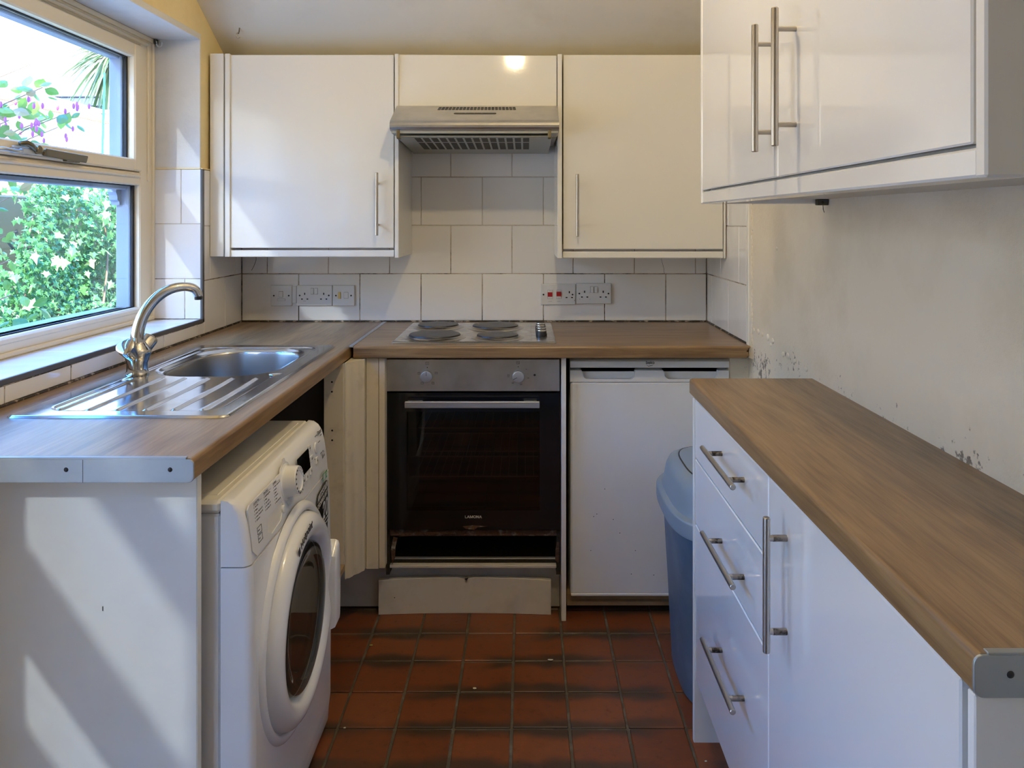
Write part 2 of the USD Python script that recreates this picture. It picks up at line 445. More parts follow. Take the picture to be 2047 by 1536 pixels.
# oak-print laminate; the grain runs along x or y
def wood(name, grain, dark=1.0):
    sc = (1.6, 34, 34) if grain == 'x' else (34, 1.6, 34)
    sc2 = (0.9, 7, 7) if grain == 'x' else (7, 0.9, 7)
    k = lambda c: tuple(v * dark for v in c)
    mk(name, {'g': ('geometry', {}), 'm1': ('mapping', dict(scale=sc)), 'm2': ('mapping', dict(scale=sc2)),
              'n1': ('noise_texture', dict(scale=3.2, detail=7.0, roughness=0.65, distortion=0.6)),
              'n2': ('noise_texture', dict(scale=2.4, detail=4.0, distortion=1.6)),
              'mm': ('math', dict(math_type='multiply_add', value2=0.55)), 'h': ('math', dict(math_type='multiply', value2=0.5)),
              'r': ('rgb_ramp', {'ramp': [(0.0, k((0.105, 0.055, 0.021))), (0.38, k((0.145, 0.080, 0.032))), (0.47, k((0.205, 0.117, 0.049))), (0.55, k((0.255, 0.150, 0.064))), (0.66, k((0.315, 0.193, 0.087))), (1, k((0.36, 0.228, 0.108)))]}),
              'b': ('bump', dict(strength=0.10, distance=0.0012)), 'p': ('principled_bsdf', dict(roughness=0.34, specular_ior_level=0.65))},
       [('g.position', 'm1.vector'), ('g.position', 'm2.vector'), ('m1.vector', 'n1.vector'), ('m2.vector', 'n2.vector'), ('n2.fac', 'h.value1'),
        ('n1.fac', 'mm.value1'), ('h.value', 'mm.value3'), ('mm.value', 'r.fac'), ('r.color', 'p.base_color'), ('n1.fac', 'b.height'), ('b.normal', 'p.normal')])


wood('oak_x', 'x')
wood('oak_y', 'y')


# brushed stainless sheet, brushed along x
mk('brushed', {'g': ('geometry', {}), 'm': ('mapping', dict(scale=(6, 260, 260))), 'n': ('noise_texture', dict(scale=3.0, detail=3.0)),
               'n2': ('noise_texture', dict(scale=9.0, detail=5.0)), 'rr': ('map_range', dict(from_min=0.3, from_max=0.75, to_min=0.31, to_max=0.38)),
               'r': ('rgb_ramp', {'ramp': [(0, (0.53, 0.51, 0.47)), (1, (0.56, 0.54, 0.50))]}),
               'b': ('bump', dict(strength=0.03, distance=0.0008)), 'p': ('principled_bsdf', dict(metallic=1.0))},
   [('g.position', 'm.vector'), ('m.vector', 'n.vector'), ('n.fac', 'b.height'), ('b.normal', 'p.normal'), ('g.position', 'n2.vector'), ('n2.fac', 'rr.value'), ('rr.result', 'p.roughness'), ('n2.fac', 'r.fac'), ('r.color', 'p.base_color')])

# quarry tile: fired red clay, flashed dark along two edges
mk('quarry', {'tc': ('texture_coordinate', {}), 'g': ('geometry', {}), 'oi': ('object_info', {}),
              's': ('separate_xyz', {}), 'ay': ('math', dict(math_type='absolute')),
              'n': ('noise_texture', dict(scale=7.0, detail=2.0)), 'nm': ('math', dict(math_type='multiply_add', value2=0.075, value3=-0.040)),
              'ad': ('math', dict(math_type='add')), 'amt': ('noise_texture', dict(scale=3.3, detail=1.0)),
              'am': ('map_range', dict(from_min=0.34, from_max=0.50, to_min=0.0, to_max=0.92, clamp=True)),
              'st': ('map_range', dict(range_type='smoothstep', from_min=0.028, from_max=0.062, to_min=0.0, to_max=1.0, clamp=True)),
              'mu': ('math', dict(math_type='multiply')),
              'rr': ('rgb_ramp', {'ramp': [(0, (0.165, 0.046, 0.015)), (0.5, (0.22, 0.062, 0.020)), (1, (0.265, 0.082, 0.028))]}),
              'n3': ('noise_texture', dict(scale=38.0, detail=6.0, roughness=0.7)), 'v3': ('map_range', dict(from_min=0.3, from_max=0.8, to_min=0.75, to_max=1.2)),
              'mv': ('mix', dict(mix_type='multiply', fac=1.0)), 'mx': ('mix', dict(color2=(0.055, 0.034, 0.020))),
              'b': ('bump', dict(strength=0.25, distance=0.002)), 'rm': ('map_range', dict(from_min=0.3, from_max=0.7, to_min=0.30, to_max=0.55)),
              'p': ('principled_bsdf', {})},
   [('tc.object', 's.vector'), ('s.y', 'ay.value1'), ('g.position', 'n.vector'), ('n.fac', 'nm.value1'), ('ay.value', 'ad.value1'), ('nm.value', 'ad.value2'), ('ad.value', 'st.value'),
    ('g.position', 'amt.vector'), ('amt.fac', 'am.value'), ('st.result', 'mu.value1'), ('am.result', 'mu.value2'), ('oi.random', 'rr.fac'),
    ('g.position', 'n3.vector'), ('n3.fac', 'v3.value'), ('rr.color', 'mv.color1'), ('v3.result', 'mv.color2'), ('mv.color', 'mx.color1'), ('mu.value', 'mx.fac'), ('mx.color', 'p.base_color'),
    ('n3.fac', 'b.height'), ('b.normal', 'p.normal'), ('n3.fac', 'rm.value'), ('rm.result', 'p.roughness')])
plain('floor_grout', (0.11, 0.095, 0.07), 0.9, bump=(60, 0.6, 0.004), vary=(16, (0.20, 0.18, 0.15), 0.5, 0.7))

# clear and tinted panes
def pane(name, tint, ior=1.45, gl=(0.9, 0.9, 0.9), r=0.0):
    mk(name, {'t': ('transparent_bsdf', dict(color=tint)), 'gl': ('glossy_bsdf', dict(color=gl, roughness=r)), 'f': ('layer_weight', dict(blend=0.5)), 'w': ('math', dict(math_type='power', value2=5.0)),
              'fr': ('math', dict(math_type='multiply_add', value2=1 - ((ior - 1) / (ior + 1)) ** 2, value3=((ior - 1) / (ior + 1)) ** 2)), 'm': ('mix_closure', {})},
       [('f.facing', 'w.value1'), ('w.value', 'fr.value1'), ('fr.value', 'm.fac'), ('t.BSDF', 'm.closure1'), ('gl.BSDF', 'm.closure2')], surface='m.closure')


pane('window_glass', (0.95, 0.97, 0.97))
pane('oven_glass', (0.46, 0.45, 0.42), 1.5)
pane('door_bowl_glass', (0.42, 0.43, 0.42), 1.6)


def leaf_mat(name, stops, tr, rough=0.35):
    mk(name, {'g': ('geometry', {}), 'r': ('rgb_ramp', {'ramp': stops}), 'p': ('principled_bsdf', dict(roughness=rough)),
              't': ('translucent_bsdf', {}), 'h': ('mix', dict(mix_type='multiply', fac=1.0, color2=tr)), 'm': ('mix_closure', dict(fac=0.3))},
       [('g.random_per_island', 'r.fac'), ('r.color', 'p.base_color'), ('r.color', 'h.color1'), ('h.color', 't.color'), ('p.BSDF', 'm.closure1'), ('t.BSDF', 'm.closure2')], surface='m.closure')


def leaf_mat_one(name, stops, tr, rough=0.35):
    mk(name, {'g': ('object_info', {}), 'r': ('rgb_ramp', {'ramp': stops}), 'p': ('principled_bsdf', dict(roughness=rough)),
              't': ('translucent_bsdf', {}), 'h': ('mix', dict(mix_type='multiply', fac=1.0, color2=tr)), 'm': ('mix_closure', dict(fac=0.3))},
       [('g.random', 'r.fac'), ('r.color', 'p.base_color'), ('r.color', 'h.color1'), ('h.color', 't.color'), ('p.BSDF', 'm.closure1'), ('t.BSDF', 'm.closure2')], surface='m.closure')


IVY = [(0, (0.06, 0.17, 0.045)), (0.3, (0.13, 0.32, 0.07)), (0.6, (0.26, 0.52, 0.13)), (0.85, (0.42, 0.66, 0.24)), (0.94, (0.62, 0.62, 0.22)), (1, (0.75, 0.72, 0.50))]
SHRUB = [(0, (0.06, 0.14, 0.035)), (0.5, (0.11, 0.21, 0.045)), (0.85, (0.19, 0.28, 0.07)), (1, (0.26, 0.16, 0.10))]
try:
    leaf_mat('ivy_leaf_mass', IVY, (1.1, 1.5, 0.6))
    leaf_mat_one('ivy_leaf', IVY, (1.1, 1.5, 0.6))
    leaf_mat_one('shrub_leaf', SHRUB, (1.2, 1.5, 0.6))
    leaf_mat_one('palm_blade', [(0, (0.05, 0.10, 0.04)), (0.6, (0.12, 0.19, 0.06)), (1, (0.30, 0.30, 0.16))], (1.1, 1.3, 0.6))
finally:
    pass

# ------------------------------------------------------------------ the setting
BACK = 3.186          # face of the back wall's tiles
LEFT = -1.183         # face of the left wall's tiles
RIGHT = 0.765         # plaster of the right wall
RTILE = 0.7535        # face of its tiles
TOP = 0.936           # worktop height
CZ = lambda y: min(1.92 + 0.57 * (BACK - y), 2.76)
yk = BACK - (2.76 - 1.92) / 0.57
NEAR = -1.6

t = thing('ceiling', kind='structure')
prof = np.array([(3.40, CZ(3.40) if False else 1.92 - 0.57 * 0.214), (3.40, 2.2), (yk, 2.90), (NEAR - .1, 2.90), (NEAR - .1, 2.76), (yk, 2.76)])
part(t, 'ceiling_board', put(prism(Polygon(prof), 2.35), frame((-1.55, 0, 0), (0, 1, 0), (0, 0, 1))), 'paint_ceiling')

# floor: quarry tiles one by one on a bed of grout
t = thing('floor', kind='structure')
part(t, 'grout_bed', box(-1.5, 0.95, NEAR - 0.1, 3.4, -0.12, -0.004, 0), 'floor_grout')
px_, py_ = 0.1555, 0.156
for i in range(-8, 6):
    for j in range(-13, 8):
        x0, y0 = -0.038 + px_ * i, 2.046 + py_ * j
        if x0 + px_ < -0.9 or y0 < 0.0 or x0 > 0.78 or y0 + py_ > 3.2:
            continue
        dz = nrg.uniform(-0.0012, 0.0012)
        g = 0.0035 + nrg.uniform(-0.0008, 0.001)
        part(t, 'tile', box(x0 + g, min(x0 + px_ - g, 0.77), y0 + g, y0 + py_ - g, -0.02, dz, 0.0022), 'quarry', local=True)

# back wall
t = thing('wall_back', kind='structure')
part(t, 'plaster', box(-1.5, 0.95, BACK + 0.011, 3.40, 0, 2.2, 0), 'paint_plain')
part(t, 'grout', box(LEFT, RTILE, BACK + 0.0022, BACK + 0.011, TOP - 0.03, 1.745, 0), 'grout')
rows_b = [TOP + 0.004, 1.1360, 1.3375, 1.5395, 1.7400]
pitch = 0.2548


def wall_tiles(t, place, rows, starts, lo, hi, gap=0.0032):
    for r in range(len(rows) - 1):
        x = starts[r % len(starts)]
        while x > lo:
            x -= pitch
        while x < hi:
            a, b = max(x, lo), min(x + pitch, hi)
            if b - a > 0.012:
                part(t, 'tile', place(a + gap / 2, b - gap / 2, rows[r] + gap / 2, rows[r + 1] - gap / 2, nrg.uniform(-0.0004, 0.0004)), 'wall_tile')
            x += pitch


wall_tiles(t, lambda a, b, z0, z1, e: box(a, b, BACK + e, BACK + 0.0105, z0, z1, 0.0016), rows_b, [U(597, BACK), U(534, BACK)], LEFT + 0.001, RTILE - 0.001)
part(t, 'sealant_bead', box(LEFT, RTILE, BACK - 0.004, BACK + 0.004, TOP - 0.002, TOP + 0.0055, 0.002), 'sealant')
# hairline crack in the tile above the right sockets
part(t, 'crack', tube([(U(1322, BACK), BACK - .0007, V(517, BACK)), (U(1324.5, BACK), BACK - .0007, V(528, BACK)), (U(1327, BACK), BACK - .0007, V(537, BACK)), (U(1328, BACK), BACK - .0007, V(547, BACK))], 0.0006, 5), 'ink')

# left wall with the window opening and, nearer than the frame shows, the glazed back door
WY0, WY1, WZ0, WZ1 = 1.28, 2.806, 0.985, 2.022
DY0, DY1 = -0.20, 0.92
t = thing('wall_left', kind='structure')
wp = sbox(NEAR, -0.2, 3.40, 2.95).difference(sbox(WY0, WZ0, WY1, WZ1)).difference(sbox(DY0, -0.2, DY1, 2.03))
part(t, 'plaster', put(prism(wp, 0.16), east(-1.352, 0, 0)), 'paint_left')
part(t, 'outer_leaf', put(prism(wp, 0.088), east(-1.441, 0, 0)), 'outside_white')
# reveal linings: soffit, jamb and jamb tiles, sill tiles
part(t, 'reveal_plaster', [box(-1.365, -1.1925, WY1 - 0.003, WY1 + 0.02, 1.5465, WZ1, 0.0008), ], 'paint_reveal')
part(t, 'reveal_soffit', [box(-1.365, -1.1915, WY0, WY1, WZ1 - 0.002, WZ1 + 0.02, 0.0008)], 'paint_reveal')
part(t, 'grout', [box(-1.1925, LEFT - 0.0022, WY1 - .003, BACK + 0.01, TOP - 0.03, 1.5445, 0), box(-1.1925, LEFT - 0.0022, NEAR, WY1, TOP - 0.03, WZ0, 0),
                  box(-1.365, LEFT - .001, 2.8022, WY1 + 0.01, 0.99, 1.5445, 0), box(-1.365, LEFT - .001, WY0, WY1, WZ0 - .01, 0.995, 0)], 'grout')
rows_l = [TOP + 0.004, 1.1365, 1.3378, 1.5455]
wall_tiles(t, lambda a, b, z0, z1, e: box(-1.1922, LEFT + e, a, b, z0, z1, 0.0016), rows_l, [3.012, 2.868], 2.8135, BACK - 0.001)
wall_tiles(t, lambda a, b, z0, z1, e: box(-1.1922, LEFT + e, a, b, z0, z1, 0.0016), [TOP + 0.004, 0.9835], [3.012 - 0.2548], 1.15, 2.813)
for (a, b, z0, z1) in ((-1.362, -1.262, 1.347, 1.5455), (-1.260, -1.186, 1.347, 1.5455), (-1.362, -1.186, 1.146, 1.345), (-1.362, -1.249, 0.998, 1.144), (-1.247, -1.186, 0.998, 1.144)):
    part(t, 'tile', box(a, b, 2.800, 2.8065, z0, z1, 0.0014), 'wall_tile')
ys = [1.29, 1.317, 1.577, 1.838, 2.106, 2.369, 2.628, 2.8]
for a, b in zip(ys[1:], ys[2:]):
    part(t, 'tile', box(-1.362, -1.186, a + .001, b - .001, 0.985, 0.997 + nrg.uniform(-.0004, .0004), 0.0014), 'wall_tile')
part(t, 'sealant_bead', box(LEFT - 0.004, LEFT + 0.004, 1.15, BACK, TOP - 0.002, TOP + 0.0055, 0.002), 'sealant')
# dark edging trim round the tiled reveal
trim = thing('trim_1', kind='structure')
part(trim, 'sill_edge', box(-1.190, -1.1805, 1.15, 2.813, 0.9845, 0.9985, 0.0015), 'trim_grey')
part(trim, 'jamb_edge', box(-1.190, -1.1805, 2.7975, 2.813, 0.9845, 1.5455, 0.0015), 'trim_grey')
trim = thing('trim_2', kind='structure')
part(trim, 'tile_top_bead', [box(-1.362, -1.185, 2.797, 2.806, 1.5455, 1.550, 0.001), box(-1.192, -1.181, 2.797, 2.868, 1.5455, 1.550, 0.001)], 'paint_left')

# right wall
t = thing('wall_right', kind='structure')
part(t, 'plaster', box(RIGHT, 0.95, NEAR, 3.40, 0, 2.95, 0), 'paint_right')
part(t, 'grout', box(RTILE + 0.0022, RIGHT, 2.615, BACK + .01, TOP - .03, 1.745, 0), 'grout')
wall_tiles(t, lambda a, b, z0, z1, e: box(RTILE + e, RIGHT, a, b, z0, z1, 0.0016), rows_b, [2.847, 2.706], 2.615, BACK - 0.001)
part(t, 'sealant_bead', box(RTILE - .003, RTILE + .004, 2.612, BACK, TOP - 0.002, TOP + 0.005, 0.002), 'sealant')
part(t, 'tile_edge_strip', box(RTILE - .001, RIGHT + .001, 2.588, 2.6135, TOP - .01, 1.745, 0.002), 'carcass_edge')
# ragged plaster lip left where the paint stops at the strip, and the plaster stub below the worktop's end
lip = []
for k in range(46):
    z = 0.95 + k * 0.0175
    lip.append(trimesh.creation.icosphere(1, 1.0).apply_transform(np.diag([0.004, 0.0035 + nrg.uniform(0, .003), 0.012, 1])).apply_translation([RIGHT - .0005, 2.583 + nrg.uniform(-.003, .003), z]))
part(t, 'plaster_lip', lip, 'paint_right', smooth=True)
lumps = []
for (u, v, r) in ((1553, 497, .006), (1516, 663, .010), (1524, 668, .009), (1535, 675, .011), (1545, 682, .009), (1566, 709, .008), (1575, 712, .010), (1590, 722, .007), (1612, 738, .008), (1507, 660, .008), (1541, 690, .006)):
    y = 0.765 * FPX / (u - CX)
    lumps.append(trimesh.creation.icosphere(2, 1.0).apply_transform(np.diag([0.004, r * 1.3, r, 1])).apply_translation([RIGHT, y, V(v, y)]))
part(t, 'plaster_lump', lumps, 'paint_right', smooth=True)
part(t, 'plaster_stub', box(0.697, RIGHT + .01, 2.628, 2.70, 0, TOP - 0.042, 0.004), 'paint_right')

t = thing('wall_near', kind='structure')
part(t, 'plaster', box(-1.5, 0.95, NEAR - 0.1, NEAR, -0.1, 2.95, 0), 'paint_plain')

# ------------------------------------------------------------------ window
FX0, FX1 = -1.436, -1.363
t = thing('window_1', kind='structure')
IN = 'frame_white'
part(t, 'frame', [box(FX0, FX1, 2.706, 2.80, 0.997, 2.02, .004), box(FX0, FX1, 1.285, 1.38, 0.997, 2.02, .004), box(FX0, FX1, 1.38, 2.706, 1.978, 2.02, .004),
                  box(FX0, FX1, 1.38, 2.706, 0.997, 1.052, .004), box(FX0, FX1, 1.38, 2.706, 1.482, 1.5285, .004),
                  box(FX1 - .004, FX1 + 0.007, 2.752, 2.768, 1.50, 1.998, .003), box(FX1 - .004, FX1 + 0.008, 2.786, 2.80, 0.997, 2.012, .003),
                  box(FX1 - .004, FX1 + .008, 1.30, 2.80, 2.004, 2.02, .003), box(FX1 - .004, FX1 + .006, 1.30, 2.768, 1.984, 1.996, .003),
                  box(FX1 - .004, FX1 + .009, 1.38, 2.70, 1.508, 1.520, .004), box(FX1 - .004, FX1 + .010, 1.30, 2.79, 0.997, 1.012, .004),
                  box(FX1 - .012, FX1 + .004, 1.38, 2.712, 1.032, 1.050, .004)], IN)
part(t, 'frame_lining', [box(-1.441, -1.392, 2.690, 2.7055, 1.052, 1.482, .003), box(-1.441, -1.392, 2.690, 2.7055, 1.529, 1.978, .003), box(-1.441, -1.40, 1.38, 2.69, 1.466, 1.482, .003),
                          box(-1.49, -1.40, 1.38, 2.69, 1.030, 1.052, .003)], 'frame_outside', label='blue-grey outer face of the frame')
part(t, 'sash', [box(-1.415, -1.352, 2.650, 2.7005, 1.5305, 1.974, .005), box(-1.415, -1.352, 1.385, 1.435, 1.5305, 1.974, .005),
                 box(-1.415, -1.3525, 1.435, 2.652, 1.926, 1.974, .005), box(-1.415, -1.3525, 1.435, 2.652, 1.5305, 1.573, .005)], IN)
part(t, 'sash_lining', [box(-1.436, -1.392, 2.636, 2.6505, 1.573, 1.926, .003), box(-1.436, -1.40, 1.435, 2.64, 1.916, 1.927, .003)], 'frame_outside')
part(t, 'gasket', [box(-1.388, -1.378, 2.641, 2.6503, 1.573, 1.926, .001), box(-1.391, -1.383, 2.693, 2.706, 1.052, 1.482, .001), box(-1.391, -1.383, 1.38, 2.70, 1.050, 1.0555, .001),
                   box(-1.391, -1.383, 1.38, 2.70, 1.4785, 1.483, .001), box(-1.388, -1.378, 1.435, 2.65, 1.9225, 1.9265, .001)], 'gasket')
part(t, 'pane', box(-1.389, -1.385, 1.435, 2.65, 1.573, 1.926, 0), 'window_glass')
part(t, 'pane', box(-1.391, -1.387, 1.38, 2.706, 1.052, 1.482, 0), 'window_glass')
horn = Polygon([(0, 0), (0, 0.062), (-0.030, 0.062), (-0.034, 0.045), (-0.026, 0.034), (-0.024, 0.018), (-0.012, 0.012), (-0.010, 0)])
part(t, 'sash_horn', put(prism(horn, 0.03), frame((-1.452, 2.690, 1.412), (0, 1, 0), (0, 0, 1))), 'frame_outside')
st = thing('casement_stay', 'dull bronze window stay lying on the bottom rail of the upper sash', 'window stay', (-1.345, 2.15, 1.54))
part(st, 'arm', [put(plate(rrect(0, 0.205, -0.011, 0.011, .004), 0.007, .002), frame((-1.340, 2.125, 1.549), (0, 1, -0.02), (0.25, 0, 0.97))),
                 cyl((-1.345, 2.10, 1.552), (-1.331, 2.10, 1.552), 0.012, 14, .002)], 'bronze', 20)
part(st, 'pivot_plate', [put(plate(rrect(0, 0.13, -0.008, 0.010, .004), 0.009, .002), frame((-1.350, 2.005, 1.545), (0, 1, 0), (0.1, 0, 0.99)))], 'alu', 20)
part(st, 'hook', tube([(-1.339, 2.09, 1.553), (-1.334, 2.065, 1.561), (-1.334, 2.045, 1.566), (-1.338, 2.025, 1.562)], [.007, .008, .008, .006], 8), 'bronze', True)
part(st, 'peg', [cyl((-1.352, 2.26, 1.541), (-1.34, 2.26, 1.541), 0.004, 10), box(-1.352, -1.339, 2.235, 2.30, 1.531, 1.538, .001)], 'bronze')
sl = solo('sash_lifter', tube([(-1.345, 1.93, 1.540), (-1.325, 1.945, 1.540), (-1.322, 1.99, 1.538), (-1.330, 2.02, 1.542), (-1.347, 2.035, 1.548)], .005, 8), 'alu', 'bent silver metal sash handle left of the bronze window stay', 'handle', True)
ch = thing('curtain_hook', 'small white curtain hook in the top corner of the window recess', 'hook', (-1.34, 2.79, 2.0))
part(ch, 'ring', tube([(-1.335 + .010 * math.cos(a), 2.786 - .004 * math.sin(a), 2.004 + .012 * math.sin(a)) for a in np.linspace(2.6, 6.6, 14)], .0030, 6), 'plastic_white', True)
part(ch, 'bracket', box(-1.353, -1.343, 2.782, 2.798, 2.000, 2.018, .001), 'lead_dark')

# half-glazed back door in the left wall beside the camera
t = thing('door_1', kind='structure')
bars = [(0.0, 0.16), (0.93, 1.0), (1.22, 1.34), (1.66, 1.775), (1.95, 2.03)]
part(t, 'door_leaf', [box(-1.40, -1.35, DY0, DY0 + .09, 0, 2.03, .003), box(-1.40, -1.35, DY1 - .085, DY1, 0, 2.03, .003)] + [box(-1.398, -1.352, DY0 + .09, DY1 - .085, a, b, .003) for a, b in bars], 'frame_white')
for (a, b), (c, d) in zip(bars, bars[1:]):
    part(t, 'pane', box(-1.378, -1.373, DY0 + .09, DY1 - .085, b, c, 0), 'window_glass')

# ------------------------------------------------------------------ worktops
def worktop_profile(depth, thick=0.0405, r=0.0085, r2=0.004):
    """local x from 0 (wall) to depth (front), local y = height from 0 to thick"""
    pts = [(0, 0), (depth - r2, 0)]
    pts += [(depth - r2 + r2 * math.sin(a), r2 - r2 * math.cos(a)) for a in np.linspace(0.2, math.pi / 2, 4)]
    pts += [(depth - r + r * math.cos(a), thick - r + r * math.sin(a)) for a in np.linspace(0, math.pi / 2, 7)]
    pts += [(0, thick)]
    return Polygon(pts)


LF = -0.590           # front edge of the left worktop
BF = 2.565            # front edge of the back worktop
RF = 0.4375           # front edge of the right worktop
wl = thing('worktop', 'long oak-effect worktop under the window holding the sink', 'worktop', (-0.89, 2.2, TOP), 'oak-effect worktops')
m = put(prism(worktop_profile(LF + 1.190), BACK - 1.358 + .006), frame((-1.190, BACK + .006, TOP - 0.0405), (1, 0, 0), (0, 0, 1)))
m = tri(man(m) - man(box(-1.103, -0.648, 1.642, 2.554, 0.8, 1.0, 0)))
part(wl, 'board', m, 'oak_y', 25)
es = part(wl, 'end_strip', [put(plate(rrect(-1.19, LF + .002, TOP - .0425, TOP - 0.0015, .009), .003, .001), south(0, 1.358, 0)),
                            box(-1.19, LF - .012, 1.3555, 1.365, TOP - .002, TOP + .0018, .0006)], 'alu_strip', 20, label='pale aluminium strip screwed to the end')
for u in (132, 340):
    part(es, 'screw', put(lathe([(0, 0.0018), (.0028, .0016), (.0044, 0)], 14), frame((U(u, 1.355), 1.3552, V(939.5, 1.355)), (1, 0, 0), (0, 0, 1))), 'screw', True)
part(es, 'joint', box(U(165, 1.355), U(165.9, 1.355), 1.3545, 1.357, TOP - .0425, TOP - .002, 0), 'trim_grey')
js = solo('joint_strip', box(LF - .002, LF + .012, BF + .001, BACK - .002, TOP - .004, TOP + .002, .0008), 'alu', 'silver metal strip covering the corner joint between two worktops', 'joint strip')
wb = thing('worktop', 'oak-effect worktop along the back wall holding the hob', 'worktop', (0.08, 2.85, TOP), 'oak-effect worktops')
m = put(prism(worktop_profile(BACK - BF + .004), RTILE - LF - .012), frame((RTILE, BACK + .004, TOP - .0405), (0, -1, 0), (0, 0, 1)))
# the end is chipped where it meets the wall
bite = [box(U(1486, BF) + .004 * k, 0.80, BF - .02, BF + .018 - .003 * k, TOP - .036 + .006 * k, TOP - .029 + .006 * k, 0) for k in (0, 1, 0.3, 1.6)]
m = man(m)
for (z0, z1, dx) in ((-.041, -.034, 0.009), (-.034, -.026, 0.001), (-.026, -.019, 0.0035), (-.019, -.012, 0.009), (-.012, -.006, .004)):
    m = m - man(box(RTILE - .004 - dx, 0.80, BF - .02, BF + .02, TOP + z0, TOP + z1 + .0005, 0))
part(wb, 'board', tri(m), 'oak_x', 25)
solo('plaster_patch', hull([(RTILE - .004, BF + .012, TOP - .040), (RIGHT + .002, BF + .010, TOP - .046), (RTILE - .001, BF + .012, TOP - .004), (RIGHT + .002, BF + .006, TOP + .004), (RTILE, BF + .03, TOP - .04), (RIGHT, BF + .03, TOP - .001)]), 'paint_right',
     'lump of white filler at the chipped end of the back worktop', 'filler')
RY0, RY1 = 0.7465, 2.045
wr = thing('worktop', 'narrow oak-effect worktop along the right wall', 'worktop', (0.6, 1.4, TOP), 'oak-effect worktops')
m = put(prism(worktop_profile(RIGHT - RF + .004), RY1 - RY0), frame((RIGHT + .004, RY0, TOP - .0405), (-1, 0, 0), (0, 0, 1)))
part(wr, 'board', m, 'oak_y', 25)
es = part(wr, 'end_strip', [put(plate(rrect(RF - .002, RIGHT, TOP - .0425, TOP - .0005, .010), .003, .001), south(0, RY0, 0)),
                            box(RF + .012, RIGHT, RY0 - .0025, RY0 + .006, TOP - .001, TOP + .0018, .0006)], 'alu_strip', 20, label='aluminium strip screwed to the near end')
part(es, 'screw', put(lathe([(0, 0.0018), (.0024, .0016), (.0038, 0)], 14), frame((U(2021, .743), RY0 - .003, V(1350, .743)), (1, 0, 0), (0, 0, 1))), 'screw', True)


# ------------------------------------------------------------------ handles
def bar_handle(p, axis, length, out, r=0.006, stand=0.030, frac=0.17, posts=0.0045):
    """bar along axis centred at p, posts running from the bar back to the face (against out)"""
    p, a, o = np.array(p, float), np.array(axis, float), np.array(out, float)
    h = length / 2
    return [cyl(p - a * h, p + a * h, r, 16, .0012)] + [cyl(p + a * s * (h - length * frac), p + a * s * (h - length * frac) - o * stand, posts, 12) for s in (-1, 1)]


# ------------------------------------------------------------------ wall cabinets on the back wall
FACE = 2.870
PF = 2.858
cb = thing('wall_cabinet', 'white wall cabinet beside the window', 'cabinet', (-0.8, 3.0, 1.22), 'wall cabinets on the back wall')
zt = 1.985
part(cb, 'carcass', box(-1.128, -0.477, FACE + .021, BACK - .002, 1.266, zt - .004, .001), 'melamine')
part(cb, 'filler_panel', box(LEFT + .001, -1.1315, FACE - .006, FACE + .012, V(513, FACE), V(107.5, FACE), .0012), 'gloss_white')
part(cb, 'end_panel', box(U(448.5, PF), U(458.5, PF), PF + .004, FACE + .04, V(514, PF), V(106.5, PF), .0015), 'gloss_white')
part(cb, 'end_panel', box(U(789, PF), U(797, PF), PF, BACK - .001, V(516, PF), V(107.5, PF), .0015), 'gloss_white')
d = part(cb, 'door', box(U(460, FACE), U(786.8, FACE), FACE, FACE + .018, V(496, FACE), V(109.5, FACE), .0022), 'gloss_white')
part(d, 'handle', bar_handle((U(753, 2.837), 2.837, (V(345, 2.837) + V(471, 2.837)) / 2), (0, 0, 1), V(345, 2.837) - V(471, 2.837), (0, -1, 0), .0060, .034), 'satin_steel', 40, label='brushed steel bar handle')
part(cb, 'pelmet', box(U(460, FACE), U(787.5, FACE), FACE, FACE + .05, V(514, FACE), V(500.5, FACE), .0025), 'gloss_white')

hb = thing('hood_cabinet', 'short white cabinet with a lift-up flap above the cooker hood', 'cabinet', (-0.18, 3.0, 1.79))
part(hb, 'carcass', box(U(797, PF) + .002, U(1114.5, PF) - .002, FACE + .021, BACK - .002, 1.795, zt - .004, .001), 'melamine')
flap = box(U(797.5, FACE), U(1113.5, FACE), 0, .018, 0, V(109, FACE) - V(214, FACE), .0022)
flap.apply_transform(trimesh.transformations.rotation_matrix(math.radians(-2.4), [1, 0, 0]))
flap.apply_transform(trimesh.transformations.rotation_matrix(math.radians(1.6), [0, 0, 1], [U(955, FACE), 0, 0]))
flap.apply_translation([0, FACE - .001, V(214, FACE)])
part(hb, 'flap', flap, 'gloss_white')

cb = thing('wall_cabinet', 'white wall cabinet to the right of the cooker hood', 'cabinet', (0.44, 3.0, 1.22), 'wall cabinets on the back wall')
part(cb, 'carcass', box(0.1415, 0.752, FACE + .021, BACK - .002, 1.266, zt - .004, .001), 'melamine')
part(cb, 'end_panel', box(U(1114.5, PF), U(1123.5, PF), PF, BACK - .001, V(517, PF), V(108, PF), .0015), 'gloss_white')
part(cb, 'end_panel', box(U(1446.8, FACE), U(1451, FACE), FACE - .002, BACK - .001, V(517, FACE), V(108, FACE), .0015), 'gloss_white')
d = part(cb, 'door', box(U(1126, FACE), U(1445.5, FACE), FACE, FACE + .018, V(498.5, FACE), V(109.5, FACE), .0022), 'gloss_white')
part(d, 'handle', bar_handle((U(1154.5, 2.837), 2.837, (V(348, 2.837) + V(473, 2.837)) / 2), (0, 0, 1), V(348, 2.837) - V(473, 2.837), (0, -1, 0), .0060, .034), 'satin_steel', 40, label='brushed steel bar handle')
part(cb, 'pelmet', box(U(1125, FACE), U(1446, FACE), FACE, FACE + .05, V(516.5, FACE), V(503, FACE), .0025), 'gloss_white')

